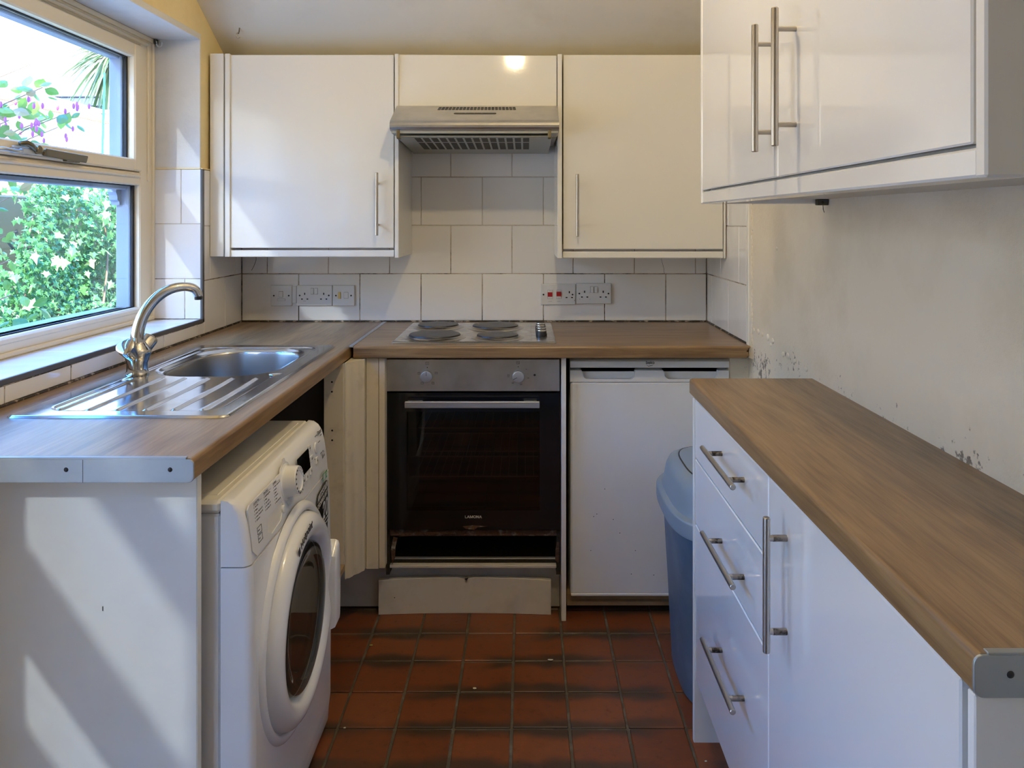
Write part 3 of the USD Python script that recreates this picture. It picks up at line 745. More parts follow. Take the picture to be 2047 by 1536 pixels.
# ------------------------------------------------------------------ double wall cabinet on the right wall
CXF = 0.450
cb = thing('double_wall_cabinet', 'large glossy white two-door wall cabinet on the right wall', 'cabinet', (0.6, 1.35, 1.40))
part(cb, 'carcass', [box(CXF + .020, RIGHT, .765, 1.946, 1.4335, 2.12, .001)], 'melamine')
part(cb, 'underside_board', box(CXF + .021, RIGHT, .765, 1.955, 1.4125, 1.427, .001), 'carcass_in')
part(cb, 'end_panel', box(CXF - .002, RIGHT, .7455, .7638, 1.4005, 2.125, .0025), 'melamine')
part(cb, 'end_panel', box(CXF - .002, RIGHT, 1.950, 1.965, 1.4005, 2.125, .0025), 'gloss_white_drawer')
for (a, b, hy) in ((1.3675, 1.9485, 1.386), (.7725, 1.3645, 1.275)):
    d = part(cb, 'door', box(CXF, CXF + .018, a, b, 1.4355, 2.115, .0022), 'gloss_white_drawer')
    part(d, 'handle', bar_handle((CXF - .035, hy, 1.5975), (0, 0, 1), .231, (-1, 0, 0), .0062, .036, .155), 'satin_steel' if a > 1.3 else 'satin_steel', 40, label='brushed steel bar handle')
part(cb, 'pelmet', box(CXF + .001, CXF + .05, .7645, 1.949, 1.401, 1.4315, .003), 'gloss_white_drawer')
br = thing('cabinet_bracket', 'small dark metal fixing bracket under the wall cabinet on the right', 'bracket', (0.75, 1.95, 1.40))
part(br, 'plate', box(.735, .7635, 1.93, 1.944, 1.3965, 1.4120, .001), 'lead_dark')
part(br, 'screw', [cyl((.748, 1.928, 1.404), (.748, 1.932, 1.404), .0035, 10), tube([(.752, 1.937, 1.397), (.752, 1.935, 1.386), (.7545, 1.934, 1.378)], .0008, 5)], 'screw')

# ------------------------------------------------------------------ cooker hood
hd = thing('cooker_hood', 'brushed steel cooker hood below the short flap cabinet', 'cooker hood', (-0.18, 2.95, 1.64))
HX0, HX1 = U(778.5, 2.70), U(1118, 2.70)
pf = Polygon([(2.856, 1.786), (2.722, 1.7175), (2.710, 1.7105), (2.7035, 1.7035), (2.7005, 1.696), (2.7015, 1.688), (2.706, 1.6815), (2.715, 1.6785), (2.7155, 1.676), (2.856, 1.672)])
shell = [put(prism(pf, HX1 - HX0), frame((HX0, 0, 0), (0, 1, 0), (0, 0, 1))),
         box(U(797, PF) + .002, U(1114.5, PF) - .002, 2.856, BACK - .002, 1.674, 1.786, .001)]
part(hd, 'body', shell, 'brushed', 25)
part(hd, 'underside', [box(HX0 + .004, HX1 - .004, 2.7165, 2.856, 1.6675, 1.6765, .001), box(U(797, PF) + .004, U(1114.5, PF) - .004, 2.856, BACK - .003, 1.6665, 1.6745, .001)], 'filter_grey')
# tinted visor and the filter grille seen under it, sloping down to the wall
e1 = np.array([0, 0.44, -0.024]); e1 /= np.linalg.norm(e1)
fv = frame((U(797, PF) + .012, 2.735, 1.6600), (1, 0, 0), -e1)
part(hd, 'grease_filter', put(box(0, .556, -.425, .008, 0, .003, .001), fv), 'filter_grey', label='grey metal grease filter')
slots = []
for r, (a, b) in enumerate(((-.115, -.025), (-.30, -.135))):
    for k in range(14):
        x = 0.060 + k * 0.0302
        slots.append(put(box(x, x + .0225, a, b, .0022, .0034, .0003), fv))
for s_ in slots:
    part(hd, 'filter_slot', s_, 'filter_dark')
for x in (HX0 + .028, HX1 - .034):
    part(hd, 'clip', [box(x - .006, x + .006, 2.712, 2.726, 1.650, 1.682, .002), box(x - .006, x + .006, 2.715, 2.745, 1.6485, 1.653, .0015)], 'bronze')
eyv = np.array([0, 0.134, 0.0685]); eyv /= np.linalg.norm(eyv)
fs = frame((0, 2.722, 1.7175), (1, 0, 0), eyv)
LS = math.hypot(.134, .0685)
for k in range(22):
    x = U(876, 2.83) + k * (U(1030, 2.83) - U(876, 2.83)) / 21.5
    sk = (11 - k) * 0.0003
    q = Polygon([(x, LS * .70), (x + .0085, LS * .70), (x + .0085 + sk, LS * .90), (x + sk, LS * .90)])
    part(hd, 'vent_slot', put(prism(q.buffer(.001), .0006), fs), 'black')
sw = part(hd, 'switch_panel', put(plate(rrect(U(907, 2.775), U(992, 2.775), LS * .38, LS * .47, .006), .0012, .0006), fs), 'black', 30)
for k in (0.25, 0.46, 0.64):
    x = U(907, 2.775) + k * .154
    part(sw, 'button', put(plate(rrect(x, x + .006, LS * .405, LS * .445, .002), .002, .0006), fs), 'ink_grey')
part(hd, 'cable_clip', [tube([(U(890, 3.15), 3.150, 1.6385), (U(960, 3.15), 3.152, 1.636), (U(1040, 3.15), 3.150, 1.6385)], .002, 6)], 'black')

# ------------------------------------------------------------------ sink
sk_ = thing('sink', 'stainless steel sink with drainer set into the worktop under the window', 'sink', (-0.875, 2.1, TOP))
SX0, SX1, SY0, SY1 = -1.115, -0.636, 1.630, 2.566
nx, ny = 220, 420
gx, gy = np.meshgrid(np.linspace(SX0, SX1, nx), np.linspace(SY0, SY1, ny), indexing='ij')


def sstep(a, b, x):
    t_ = np.clip((x - a) / (b - a), 0, 1); return t_ * t_ * (3 - 2 * t_)


def sd_rr(x, y, cx, cy, hx, hy, r):
    qx, qy = np.abs(x - cx) - hx + r, np.abs(y - cy) - hy + r
    return np.hypot(np.maximum(qx, 0), np.maximum(qy, 0)) + np.minimum(np.maximum(qx, qy), 0) - r


edge = -sd_rr(gx, gy, (SX0 + SX1) / 2, (SY0 + SY1) / 2, (SX1 - SX0) / 2, (SY1 - SY0) / 2, 0.022)
z = np.full(gx.shape, TOP + .0005) + 0.0045 * sstep(0.0, 0.006, edge)
inner = sd_rr(gx, gy, -0.868, 2.10, 0.190, 0.42, 0.05)
z -= 0.0035 * sstep(0.004, -0.006, inner)
for k in range(6):
    xr = -1.035 + k * 0.0635
    d = np.hypot(np.where((gy < 1.70), gy - 1.70, np.where(gy > 2.03, gy - 2.03, 0)), gx - xr)
    z += 0.0042 * np.exp(-(d / 0.0050) ** 2)
z -= 0.002 * sstep(2.05, 1.9, gy) * sstep(0, -0.02, inner)
bowl = sd_rr(gx, gy, -0.868, 2.292, 0.158, 0.212, 0.11)
z -= 0.008 * sstep(0.020, -0.002, bowl)
z -= 0.135 * sstep(-0.001, -0.028, bowl)
hx_, hy_, mx_, my_, rc = (SX1 - SX0) / 2, (SY1 - SY0) / 2, (SX0 + SX1) / 2, (SY0 + SY1) / 2, .022
ccx, ccy = mx_ + np.sign(gx - mx_) * (hx_ - rc), my_ + np.sign(gy - my_) * (hy_ - rc)
inz = (np.abs(gx - mx_) > hx_ - rc) & (np.abs(gy - my_) > hy_ - rc)
dist = np.hypot(gx - ccx, gy - ccy)
pull = np.where(inz & (dist > rc), rc / np.maximum(dist, 1e-6), 1.0)
gx, gy = np.where(inz, ccx + (gx - ccx) * pull, gx), np.where(inz, ccy + (gy - ccy) * pull, gy)
keep = np.ones_like(edge, bool)
idx = np.arange(nx * ny).reshape(nx, ny)
a, b, c, d_ = idx[:-1, :-1], idx[1:, :-1], idx[1:, 1:], idx[:-1, 1:]
ok = keep[:-1, :-1] & keep[1:, :-1] & keep[1:, 1:] & keep[:-1, 1:]
f = np.vstack([np.stack([a[ok], b[ok], c[ok]], 1), np.stack([a[ok], c[ok], d_[ok]], 1)])
sm = trimesh.Trimesh(np.column_stack([gx.ravel(), gy.ravel(), z.ravel()]), f, process=False)
vn = np.array(trimesh.Trimesh(sm.vertices, sm.faces, process=False).vertex_normals)


def cut(sel):
    k_ = trimesh.Trimesh(sm.vertices, sm.faces[sel], process=False); k_.remove_unreferenced_vertices(); return k_


inb = (bowl.ravel()[sm.faces] < -0.029).all(1)
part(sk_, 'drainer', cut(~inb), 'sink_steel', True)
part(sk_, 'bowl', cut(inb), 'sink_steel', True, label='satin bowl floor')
part(sk_, 'waste', put(lathe([(0.0, .002), (.018, .002), (.024, .004), (.034, .003), (.036, 0)], 28), up(-.868, 2.31, TOP - .1445)), 'chrome', 30)
part(sk_, 'hole_cover', put(lathe([(0, .004), (.013, .0035), (.017, .002), (.018, 0)], 24), up(U(551, 2.083), 2.083, TOP + .0035)), 'chrome', True)

tp = thing('mixer_tap', 'chrome swan-neck mixer tap standing behind the sink', 'tap', (-1.062, 2.092, TOP))
TX, TY = -1.062, 2.092
part(tp, 'body', put(lathe([(0.0, 0), (.029, 0), (.030, .004), (.027, .010), (.0265, .03), (.031, .045), (.036, .058), (.034, .068), (.026, .078), (.021, .086), (.0205, .090), (0, .090)], 32), up(TX, TY, TOP + .002)), 'chrome', 40)
sp = np.array([(0, .088), (.000, .105), (.004, .13), (.014, .16), (.031, .188), (.053, .211), (.080, .227), (.108, .234), (.132, .233), (.150, .226), (.1585, .212), (.160, .205)])
from scipy.interpolate import CubicSpline
ss = np.linspace(0, 1, len(sp)); cs = CubicSpline(ss, sp)
S = cs(np.linspace(0, 1, 40))
dirp = np.array([0.77, 0.64])
pts = np.column_stack([TX + S[:, 0] * dirp[0], TY + S[:, 0] * dirp[1], TOP + S[:, 1]])
rr = np.interp(np.linspace(0, 1, 40), [0, .15, .7, .9, 1], [.0185, .0165, .0125, .0128, .0118])
part(tp, 'spout', tube(pts, rr, 20), 'chrome', 60)
part(tp, 'nozzle', cyl(pts[-1] + [0, 0, -.010], pts[-1] + [0, 0, .004], .0105, 18, .001), 'black', 30)
for s_ in (-1, 1):
    o = np.array([TX, TY + s_ * .022, TOP + .056])
    dv = np.array([0.0, s_ * .80, .62])
    hp = [(0, 0), (.016, 0), (.017, .008), (.0165, .012), (.020, .016), (.0255, .046), (.0245, .052), (.018, .056), (0, .057)]
    hm = lathe(hp, 40)
    ang = np.arctan2(hm.vertices[:, 1], hm.vertices[:, 0])
    sc = 1 - 0.10 * np.clip((hm.vertices[:, 2] - .014) / .02, 0, 1) * (0.5 + 0.5 * np.cos(3 * ang))
    hm.vertices[:, :2] *= sc[:, None]
    part(tp, 'handle', put(hm, axis_frame(o, dv)), 'chrome', 45)

# ------------------------------------------------------------------ hob
hob = thing('hob', 'four-plate stainless steel electric hob set into the back worktop', 'hob', (-0.18, 2.87, TOP))
hx0, hx1, hy0, hy1 = U(781.5, 2.622), U(1112, 2.622), 2.622, 3.125
hr = rrect(hx0, hx1, hy0, hy1, .006, 4)


def inset(pts, d, z_):
    c = pts.mean(0); s = np.abs(pts - c).max(0)
    return np.column_stack([c + (pts - c) * (1 - d / s), np.full(len(pts), z_)])


secs = [inset(hr, 0, TOP), inset(hr, 0, TOP + .002), inset(hr, .004, TOP + .0055), inset(hr, .010, TOP + .0062), inset(hr, .014, TOP + .0050), inset(hr, .030, TOP + .0035)]
part(hob, 'plate', loft(secs), 'hob_steel', 35)
part(hob, 'control_strip', box(.020, hx1 - .016, hy0 + .02, hy1 - .02, TOP + .003, TOP + .0045, .001), 'hob_steel')
for (u, y, r) in ((876, 3.005, .0835), (869, 2.745, .0960), (990.5, 2.985, .0930), (994.5, 2.735, .0780)):
    x = U(u, y)
    hp = part(hob, 'hotplate', put(lathe([(0, .0165), (.018, .0160), (.022, .0168), (r - .012, .0168), (r - .006, .0160), (r - .004, .0125), (r - .0035, .010)], 48), up(x, y, TOP)), 'hotplate', 35, label='black cast-iron hotplate')
    part(hp, 'rim', put(lathe([(r - .004, .0105), (r - .001, .0120), (r + .002, .0095), (r + .004, .0068), (r + .010, .0052), (r + .016, .0038)], 48), up(x, y, TOP)), 'hotplate_rim', True)
for y in (2.775, 2.838, 2.901, 2.962):
    x = U(1081.5, 2.80) + .001
    k = part(hob, 'knob', put(lathe([(0, .0005), (.020, .0005), (.0205, .004), (.0175, .015), (.0172, .021), (.016, .023), (0, .0235)], 28), up(x, y, TOP + .004)), 'black', 35, label='black knob with a silver band')
    part(k, 'band', put(lathe([(.0174, .0165), (.0180, .0175), (.0180, .0210), (.0172, .0225)], 28), up(x, y, TOP + .004)), 'chrome', 30)

# ------------------------------------------------------------------ sockets and switches
def plate_thing(name, label, cat, u0, u1, v0, v1, d=.009):
    grp = {'double_socket': 'double sockets on the tiled wall', 'fused_switch': 'fused switches on the tiled wall'}.get(name)
    y = BACK - d
    x0, x1, z0, z1 = U(u0, y), U(u1, y), V(v1, y), V(v0, y)
    th = thing(name, label, cat, ((x0 + x1) / 2, BACK, z0), grp)
    part(th, 'face_plate', put(plate(rrect(x0, x1, z0, z1, .0025, 4), d, .0025), south(0, BACK + .0005, 0)), 'plastic_white', 30)
    return th, y, (x0 + x1) / 2, (z0 + z1) / 2, x0, x1


def screws(th, y, z, xs):
    for x in xs:
        part(th, 'screw', put(lathe([(0, .0006), (.0032, .0006), (.0036, 0)], 14), south(x, y + .0001, z)), 'screw')


def outlet(th, y, x, z):
    """one 13 A outlet: the earth slot above, two slots below"""
    for (dx, dz, w, h) in ((0, .0105, .0022, .0045), (-.0112, -.0115, .0034, .0023), (.0112, -.0115, .0034, .0023)):
        part(th, 'slot', put(plate(rrect(x + dx - w, x + dx + w, z + dz - h, z + dz + h, .0004, 1), .0004, .0001), south(0, y - .0001, 0)), 'black')


def rocker(th, y, x, z, w, h, mat_='plastic_white', d=.004, lab=None):
    surround = part(th, 'switch_well', put(plate(rrect(x - w - .0008, x + w + .0008, z - h - .0008, z + h + .0008, .001, 2), .0003, .0001), south(0, y, 0)), 'ink_grey')
    m_ = put(plate(rrect(x - w, x + w, z - h, z + h, .001, 2), d, .001), south(0, y + .0012, 0))
    return part(th, 'rocker', m_, mat_, 30, label=lab)


th, y, x, z, x0, x1 = plate_thing('fused_switch', 'single white fused switch, leftmost of the electrical plates', 'switch', 541, 583.5, 570.2, 612)
rocker(th, y, x - .001, z + .0055, .008, .012); screws(th, y, z - .0005, (x - .031, x + .031))
part(th, 'fuse_carrier', put(plate(rrect(x - .016, x + .016, z - .022, z - .014, .001, 2), .0022, .0006), south(0, y + .001, 0)), 'plastic_white')
part(th, 'fuse_gap', put(plate(rrect(x - .0168, x + .0168, z - .0228, z - .0132, .001, 2), .0004, .0001), south(0, y + .0001, 0)), 'ink_grey')
th, y, x, z, x0, x1 = plate_thing('double_socket', 'white double socket between the fused switch and the yellowed fuse switch', 'socket', 592.5, 663.7, 570.5, 611.5)
for s_ in (-1, 1):
    outlet(th, y, x + s_ * .0395, z - .0035); rocker(th, y, x + s_ * .0082, z + .0175, .0058, .0125)
screws(th, y, z, (x - .0605, x + .0605))
part(th, 'stain', put(plate(rrect(x - .046, x - .034, z - .0235, z - .0225, .0004, 1), .0003, .0001), south(0, y, 0)), 'ink_grey')
th, y, x, z, x0, x1 = plate_thing('fused_switch', 'single switch plate with a yellowed fuse carrier', 'switch', 664.7, 708.5, 570.7, 611.7, .0115)
rocker(th, y, x + .011, z + .001, .0085, .0125); screws(th, y, z, (x - .0315, x + .0315))
part(th, 'fuse_carrier', put(plate(rrect(x - .0225, x - .0115, z - .013, z + .015, .001, 2), .003, .0008), south(0, y + .0005, 0)), 'plastic_yellowed', label='yellowed fuse carrier')
th, y, x, z, x0, x1 = plate_thing('cooker_switch', 'cooker control plate with two red switches and one outlet', 'cooker switch', 1081, 1150.3, 568, 609.5, .010)
for dx, dz, s_ in ((-.0335, 0, 0), (.003, .002, 1)):
    part(th, 'switch_frame', put(plate(rrect(x + dx - .0105, x + dx + .0105, z - .019, z + .0185, .002, 3), .0008, .0003), south(0, y, 0)), 'ink_grey')
    part(th, 'switch_frame', put(plate(rrect(x + dx - .0098, x + dx + .0098, z - .0182, z + .0177, .002, 3), .0014, .0003), south(0, y, 0)), 'plastic_white')
    part(th, 'rocker', put(plate(rrect(x + dx - .0095, x + dx + .0095, z - .0095 + dz, z + .0095 + dz, .001, 2), .0045, .0012), south(0, y - .0005, 0)), 'plastic_red', 30, label='red rocker')
    part(th, 'lettering', text(('COOKER', 'SOCKET')[s_], .0028, south(x + dx, y - .0001, z - .0305), .0002, align='c'), 'ink_grey')
    part(th, 'lettering', text(('OFF', 'ON')[s_], .0024, south(x + dx, y - .0015, z + (.0135 if s_ == 0 else -.0165)), .0002, align='c'), 'ink_grey')
outlet(th, y, x + .0465, z - .0015)
screws(th, y, z - .001, (x - .0605, x + .060))
part(th, 'stain', put(prism(Polygon([(x + .066, z - .027), (x + .070, z - .0195), (x + .0695, z - .026), (x + .067, z - .0285)]), .0003), south(0, y, 0)), 'ink_grey')
th, y, x, z, x0, x1 = plate_thing('double_socket', 'white double socket beside the plate with red switches', 'socket', 1152.5, 1222, 566.5, 607.8, .0115)
for s_ in (-1, 1):
    outlet(th, y, x + s_ * .0385, z - .003); rocker(th, y, x + s_ * .0078, z + .0165, .0058, .0125, d=.0055)
screws(th, y, z, (x - .0605, x + .0605))
for q in ([(-.061, -.019), (-.057, -.026), (-.0595, -.0245)], [(-.018, -.023), (-.015, -.0215), (-.0165, -.0245)], [(-.019, .004), (-.016, .0025), (-.0175, .001)]):
    part(th, 'stain', put(prism(Polygon([(x + a_, z + b_) for a_, b_ in q]), .0003), south(0, y, 0)), 'ink_grey')
cl = thing('trunking_stub', 'short white plastic link between the two left electrical plates', 'trunking', (U(588, BACK), BACK, 1.0))
part(cl, 'cover', put(plate(rrect(U(583, BACK), U(593, BACK), V(606, BACK), V(572, BACK), .001, 2), .004, .001), south(0, BACK, 0)), 'plastic_white')
wi = solo('wire', tube([(U(514, BACK), BACK - .012, V(512, BACK)), (U(513, BACK), BACK - .006, V(520, BACK)), (U(508, BACK), BACK - .002, V(532, BACK)), (U(503, BACK), BACK - .0015, V(541, BACK))], .0009, 6), 'ink', 'thin black wire hanging below the left wall cabinet', 'wire')

# ------------------------------------------------------------------ washing machine
wm = thing('washing_machine', 'white front-loading washing machine under the left worktop', 'washing machine', (-0.8, 1.76, 0))
MY0, MY1, MT = 1.462, 2.055, 0.822
part(wm, 'cabinet', [box(-1.09, -.5845, MY0 + .004, MY1 - .004, .016, .795, .005)], 'appliance_white')
part(wm, 'top_panel', [box(-1.09, -.583, MY0, MY1, .7965, MT, .007), box(-1.07, -.60, MY0 + .03, MY1 - .03, MT - .003, MT + .0012, .003)], 'appliance_top')
for x in (-1.03, -.60):
    for y in (MY0 + .05, MY1 - .05):
        part(wm, 'foot', cyl((x, y, 0), (x, y, .02), .02, 14), 'black')


def front(prof_, r=.017, y0=MY0, y1=MY1, xb=-.583):
    secs = []
    n = 7
    ys_ = [(y0 + r * (1 - math.sin(a)), r * (1 - math.cos(a))) for a in np.linspace(math.pi / 2, 0, n)]
    # a: at the outer side the front is set back by r, and it comes forward over a quarter circle
    ys_ = [(y0 + r * (1 - math.cos(a)), r * (1 - math.sin(a))) for a in np.linspace(0, math.pi / 2, n)]
    allp = ys_ + [(y1 - (yy - y0), s) for yy, s in reversed(ys_)]
    for yy, s in allp:
        secs.append([(max(px - s * np.clip((px - xb) / .055, 0, 1), xb) if px > xb else px, yy, pz) for px, pz in prof_])
    return loft(secs)


part(wm, 'front_panel', front([(-.583, .070), (-.524, .070), (-.5205, .10), (-.5195, .3), (-.5205, .5), (-.5225, .62), (-.5262, .693), (-.583, .693)]), 'appliance_white', 35)
part(wm, 'kick_panel', front([(-.583, .018), (-.534, .018), (-.527, .030), (-.5245, .0685), (-.583, .0685)]), 'appliance_white', 35)
part(wm, 'control_panel', front([(-.583, .6955), (-.5275, .6955), (-.531, .735), (-.537, .775), (-.544, .800), (-.553, .813), (-.565, .8205), (-.583, MT)]), 'appliance_white', 35)


def fasc(z_):     # depth of the control panel's face at a height
    return float(np.interp(z_, [.6955, .735, .775, .800, .813], [-.5275, -.531, -.537, -.544, -.553]))


tilt = math.atan2(.0095, .0795)


def wmf(y, z_, off=.0004):
    ey_ = np.array([-math.sin(tilt), 0, math.cos(tilt)])
    return frame((fasc(z_) + off, y, z_), (0, 1, 0), ey_)


# detergent drawer with its hand recess and the programme list
dr = part(wm, 'detergent_drawer', put(prism(Polygon([(0, .018), (0, .098), (.012, .104), (.195, .104), (.205, .096), (.212, .04), (.195, .012), (.14, .001), (.02, .001)]).difference(
    Polygon([(.085, .020), (.10, .046), (.19, .046), (.19, .030), (.17, .012), (.11, .008)])), .0035), wmf(1.478, .700, -.0008)), 'appliance_white')
part(dr, 'finger_recess', put(prism(Polygon([(.083, .018), (.098, .048), (.192, .048), (.192, .028), (.172, .010), (.108, .006)]), .001), wmf(1.478, .700, .0001)), 'appliance_top')
cols = [('CLEAN Plus', ['Anti Stain', 'Whites', 'Cotton Standard 60\u00b0', 'Cotton Standard 40\u00b0', 'Synthetics'], .030),
        ('SPECIALS', ['Anti Allergy Plus', 'Baby', 'Sport & Silk', "Fast Wash 60'", "Fast Wash 30'"], .088),
        ('EXTRAS', ['Cotton Standard 20\u00b0', 'Duvets', 'Wool', 'Delicates', 'Rinse', 'Spin+Drain only'], .146)]
def on_drawer(x, z_):
    return wmf(1.478, .700, .0028) @ trimesh.transformations.translation_matrix([x, z_ - .700, 0])


lt = []
for head, items, x in cols:
    lt.append(text(head, .0042, on_drawer(x, .7965), .0003, True))
    lt.append(put(box(0, .044, -.0018, -.0012, 0, .0003, 0), on_drawer(x, .7965)))
    for k, s_ in enumerate(items):
        lt.append(text(f'{k + 1}', .0032, on_drawer(x, .7895 - .0066 * k), .0003, True))
        lt.append(text(s_, .0030, on_drawer(x + .006, .7895 - .0066 * k), .0003))
part(dr, 'lettering', lt, 'ink_grey')
part(dr, 'care_symbol', [put(prism(sbox(.034, .036, .058, .050).difference(sbox(.035, .037, .057, .049)), .0004), wmf(1.478, .700, .0028)),
                         put(prism(sbox(.034, .020, .058, .034).difference(sbox(.035, .021, .057, .033)), .0004), wmf(1.478, .700, .0028)),
                         put(prism(sbox(.037, .042, .047, .0435), .0004), wmf(1.478, .700, .0028)), put(prism(sbox(.037, .026, .045, .0275), .0004), wmf(1.478, .700, .0028))], 'ink')
# dial
DYc, DZc = 1.708, .7745
fd = wmf(DYc, DZc, 0)
dl = part(wm, 'dial', put(lathe([(0, 0), (.040, 0), (.040, .003), (.036, .005), (.0345, .008), (.0325, .030), (.031, .033), (.022, .0335), (.0205, .031), (0, .0312)], 44), fd), 'appliance_white', 30)
part(dl, 'pointer_ring', put(prism(Point(0, 0).buffer(.044, 24).union(Polygon([(-.012, .040), (.012, .040), (.006, .052), (-.006, .052)])).union(Polygon([(-.012, -.040), (.012, -.040), (.005, -.050), (-.005, -.050)])), .0025), fd), 'appliance_white')
mk_ = []
for k in range(16):
    a_ = math.radians(90 - k * 360 / 16)
    m_ = text(str(k + 1), .0040, np.eye(4), .0004, True, 'c'); m_.apply_translation([0, -.002, .0336])
    m_.apply_translation([.0268 * math.cos(a_), .0268 * math.sin(a_), 0]); mk_.append(put(m_, fd))
part(dl, 'lettering', mk_, 'ink')
part(wm, 'display', put(plate(rrect(0, .092, -.024, .024, .002, 3), .0012, .0004), wmf(1.796, .7725, .0022)), 'black_gloss')
for (y, z_) in ((1.800, .7365), (1.826, .7370), (1.852, .7375), (1.888, .7400), (1.945, .7480)):
    b_ = part(wm, 'button', put(plate(rrect(-.008, .008, -.0085, .0085, .002, 3), .0035, .0012), wmf(y, z_)), 'appliance_white', 30)
    part(b_, 'symbol', put(prism(Point(0, 0).buffer(.003, 6).difference(Point(0, 0).buffer(.0019, 6)).union(sbox(-.0008, -.001, .0008, .004)), .0004), wmf(y, z_, .0038)), 'ink_grey')
for (y, z_) in ((1.908, .7900), (1.908, .7640)):
    b_ = part(wm, 'button', put(plate(rrect(-.010, .010, -.0075, .0075, .002, 3), .0030, .001), wmf(y, z_)), 'appliance_white', 30)
    part(b_, 'symbol', text('60\u00b0', .0045, wmf(y, z_ - .002, .0034), .0004, True, 'c'), 'ink_grey')
part(wm, 'button', put(plate(circ(.014, 24), .004, .0015), wmf(1.955, .7770)), 'appliance_white', 30)
part(wm, 'button', put(plate(circ(.0085, 20), .005, .0015), wmf(1.668, .7290)), 'appliance_white', 30)
part(wm, 'lettering', [text('Smart', .0105, wmf(1.988, .7985, .0020), .0005, True), text('tech', .0045, wmf(2.010, .7915, .0020), .0005), text('A++', .0095, wmf(1.995, .7370, .0008), .0005, True), text('1400 / 9kg', .0042, wmf(1.985, .7505, .0008), .0005),
                       put(box(-.002, .036, 0, .0007, 0, .0004, 0), wmf(1.990, .7475, .0010)), text('Eco Wash', .0030, wmf(1.962, .8015, .004), .0004), text('Start/Reset', .0028, wmf(1.975, .7830, .003), .0004),
                       text('Temp', .0030, wmf(1.818, .7400, .001), .0004), text('Spin', .0030, wmf(1.846, .7405, .001), .0004), text('On/Off', .0028, wmf(1.930, .7530, .001), .0004)], 'ink_grey')
# stickers on the front panel
fs_ = east(-.5212, 1.905, .575)
part(wm, 'sticker', put(prism(Polygon([(.006, .030), (0, .050), (.002, .075), (.016, .093), (.092, .102), (.104, .098), (.106, .02), (.100, -.020), (.090, -.028)]).buffer(.003), .0012), fs_), 'sticker_black', label='black sticker')
part(wm, 'sticker', put(prism(sbox(.060, .1125, .100, .1185 + .012), .0012), fs_), 'sticker_green', label='green energy sticker')
part(wm, 'sticker', put(prism(sbox(.0615, .114, .082, .129), .0014), fs_), 'ink_pale')
part(wm, 'lettering', [text('ANTISTAIN', .0155, frame(fs_[:3, 3] + [.0013, .008, .076], (0, 1, .12), (0, 0, 1)), .0005, True, stretch=.78), text('TECHNOLOGY', .0125, frame(fs_[:3, 3] + [.0013, .006, .057], (0, 1, .12), (0, 0, 1)), .0005, stretch=.80),
                       text('20', .043, frame(fs_[:3, 3] + [.0013, .052, .014], (0, 1, .05), (0, 0, 1)), .0005, True, stretch=.72), text('common stains', .0055, frame(fs_[:3, 3] + [.0013, .060, .004], (0, 1, .05), (0, 0, 1)), .0005),
                       text('in 1 wash', .0055, frame(fs_[:3, 3] + [.0013, .070, -.006], (0, 1, .05), (0, 0, 1)), .0005)], 'ink_pale')
part(wm, 'lettering', text('D', .010, frame(fs_[:3, 3] + [.0013, .088, .117], (0, 1, 0), (0, 0, 1)), .0005, True), 'plastic_white')
# round door
DC = (1.735, .462)
fdoor = frame((-.5205, DC[0], DC[1]), (0, 1, 0), (0, 0, 1))
part(wm, 'door_surround', put(lathe([(.247, -.004), (.244, .004), (.238, .009), (.232, .0105), (.227, .008), (.2245, .002), (.224, -.003)], 72), fdoor), 'appliance_white', True)
dd = part(wm, 'door', put(lathe([(.223, -.003), (.2225, .010), (.219, .020), (.210, .029), (.198, .0345), (.186, .0345), (.175, .030), (.167, .022), (.163, .012), (.160, .009)], 72), fdoor), 'appliance_white', True)
part(dd, 'bowl', put(lathe([(.1605, .010), (.158, .0235), (.152, .0270), (.140, .0255), (.128, .020), (.112, .0165), (.06, .015), (0, .0145)], 72), fdoor), 'door_bowl_glass', True, label='dark glass bowl')
part(dd, 'drum_back', put(lathe([(.159, .009), (.150, .0085), (.146, .004), (.140, .0078), (.128, .0035), (.118, .0068), (.112, .0015), (.09, .004), (0, .0035)], 60), fdoor), 'enamel_dark', True)
gh = [(-.020, -.105), (.022, -.105), (.030, -.095), (.034, 0), (.030, .085), (.018, .105), (-.016, .075), (-.024, .0)]
hm = plate(gh, .030, .012)
part(dd, 'handle', put(hm, frame((-.5035, DC[0] + .196, DC[1] - .020), (0, 1, 0), (0, 0, 1))), 'appliance_white', 35, label='white plastic door handle')
lt = text('Hotpoint', .0165, np.eye(4), .0006, True)
vv = lt.vertices.copy()
a0 = math.radians(113)
ang = a0 - (vv[:, 0] + .0) / .205
rad = .197 + vv[:, 1]
lt.vertices = np.column_stack([rad * np.cos(ang), rad * np.sin(ang), .0344 + vv[:, 2]])
sq = prism(sbox(-.018, -.001, -.006, .016), .0006); vv = sq.vertices.copy(); ang = a0 - vv[:, 0] / .205; rad = .197 + vv[:, 1]
sq.vertices = np.column_stack([rad * np.cos(ang), rad * np.sin(ang), .0344 + vv[:, 2]])
part(dd, 'lettering', [put(lt, fdoor), put(sq, fdoor)], 'ink')

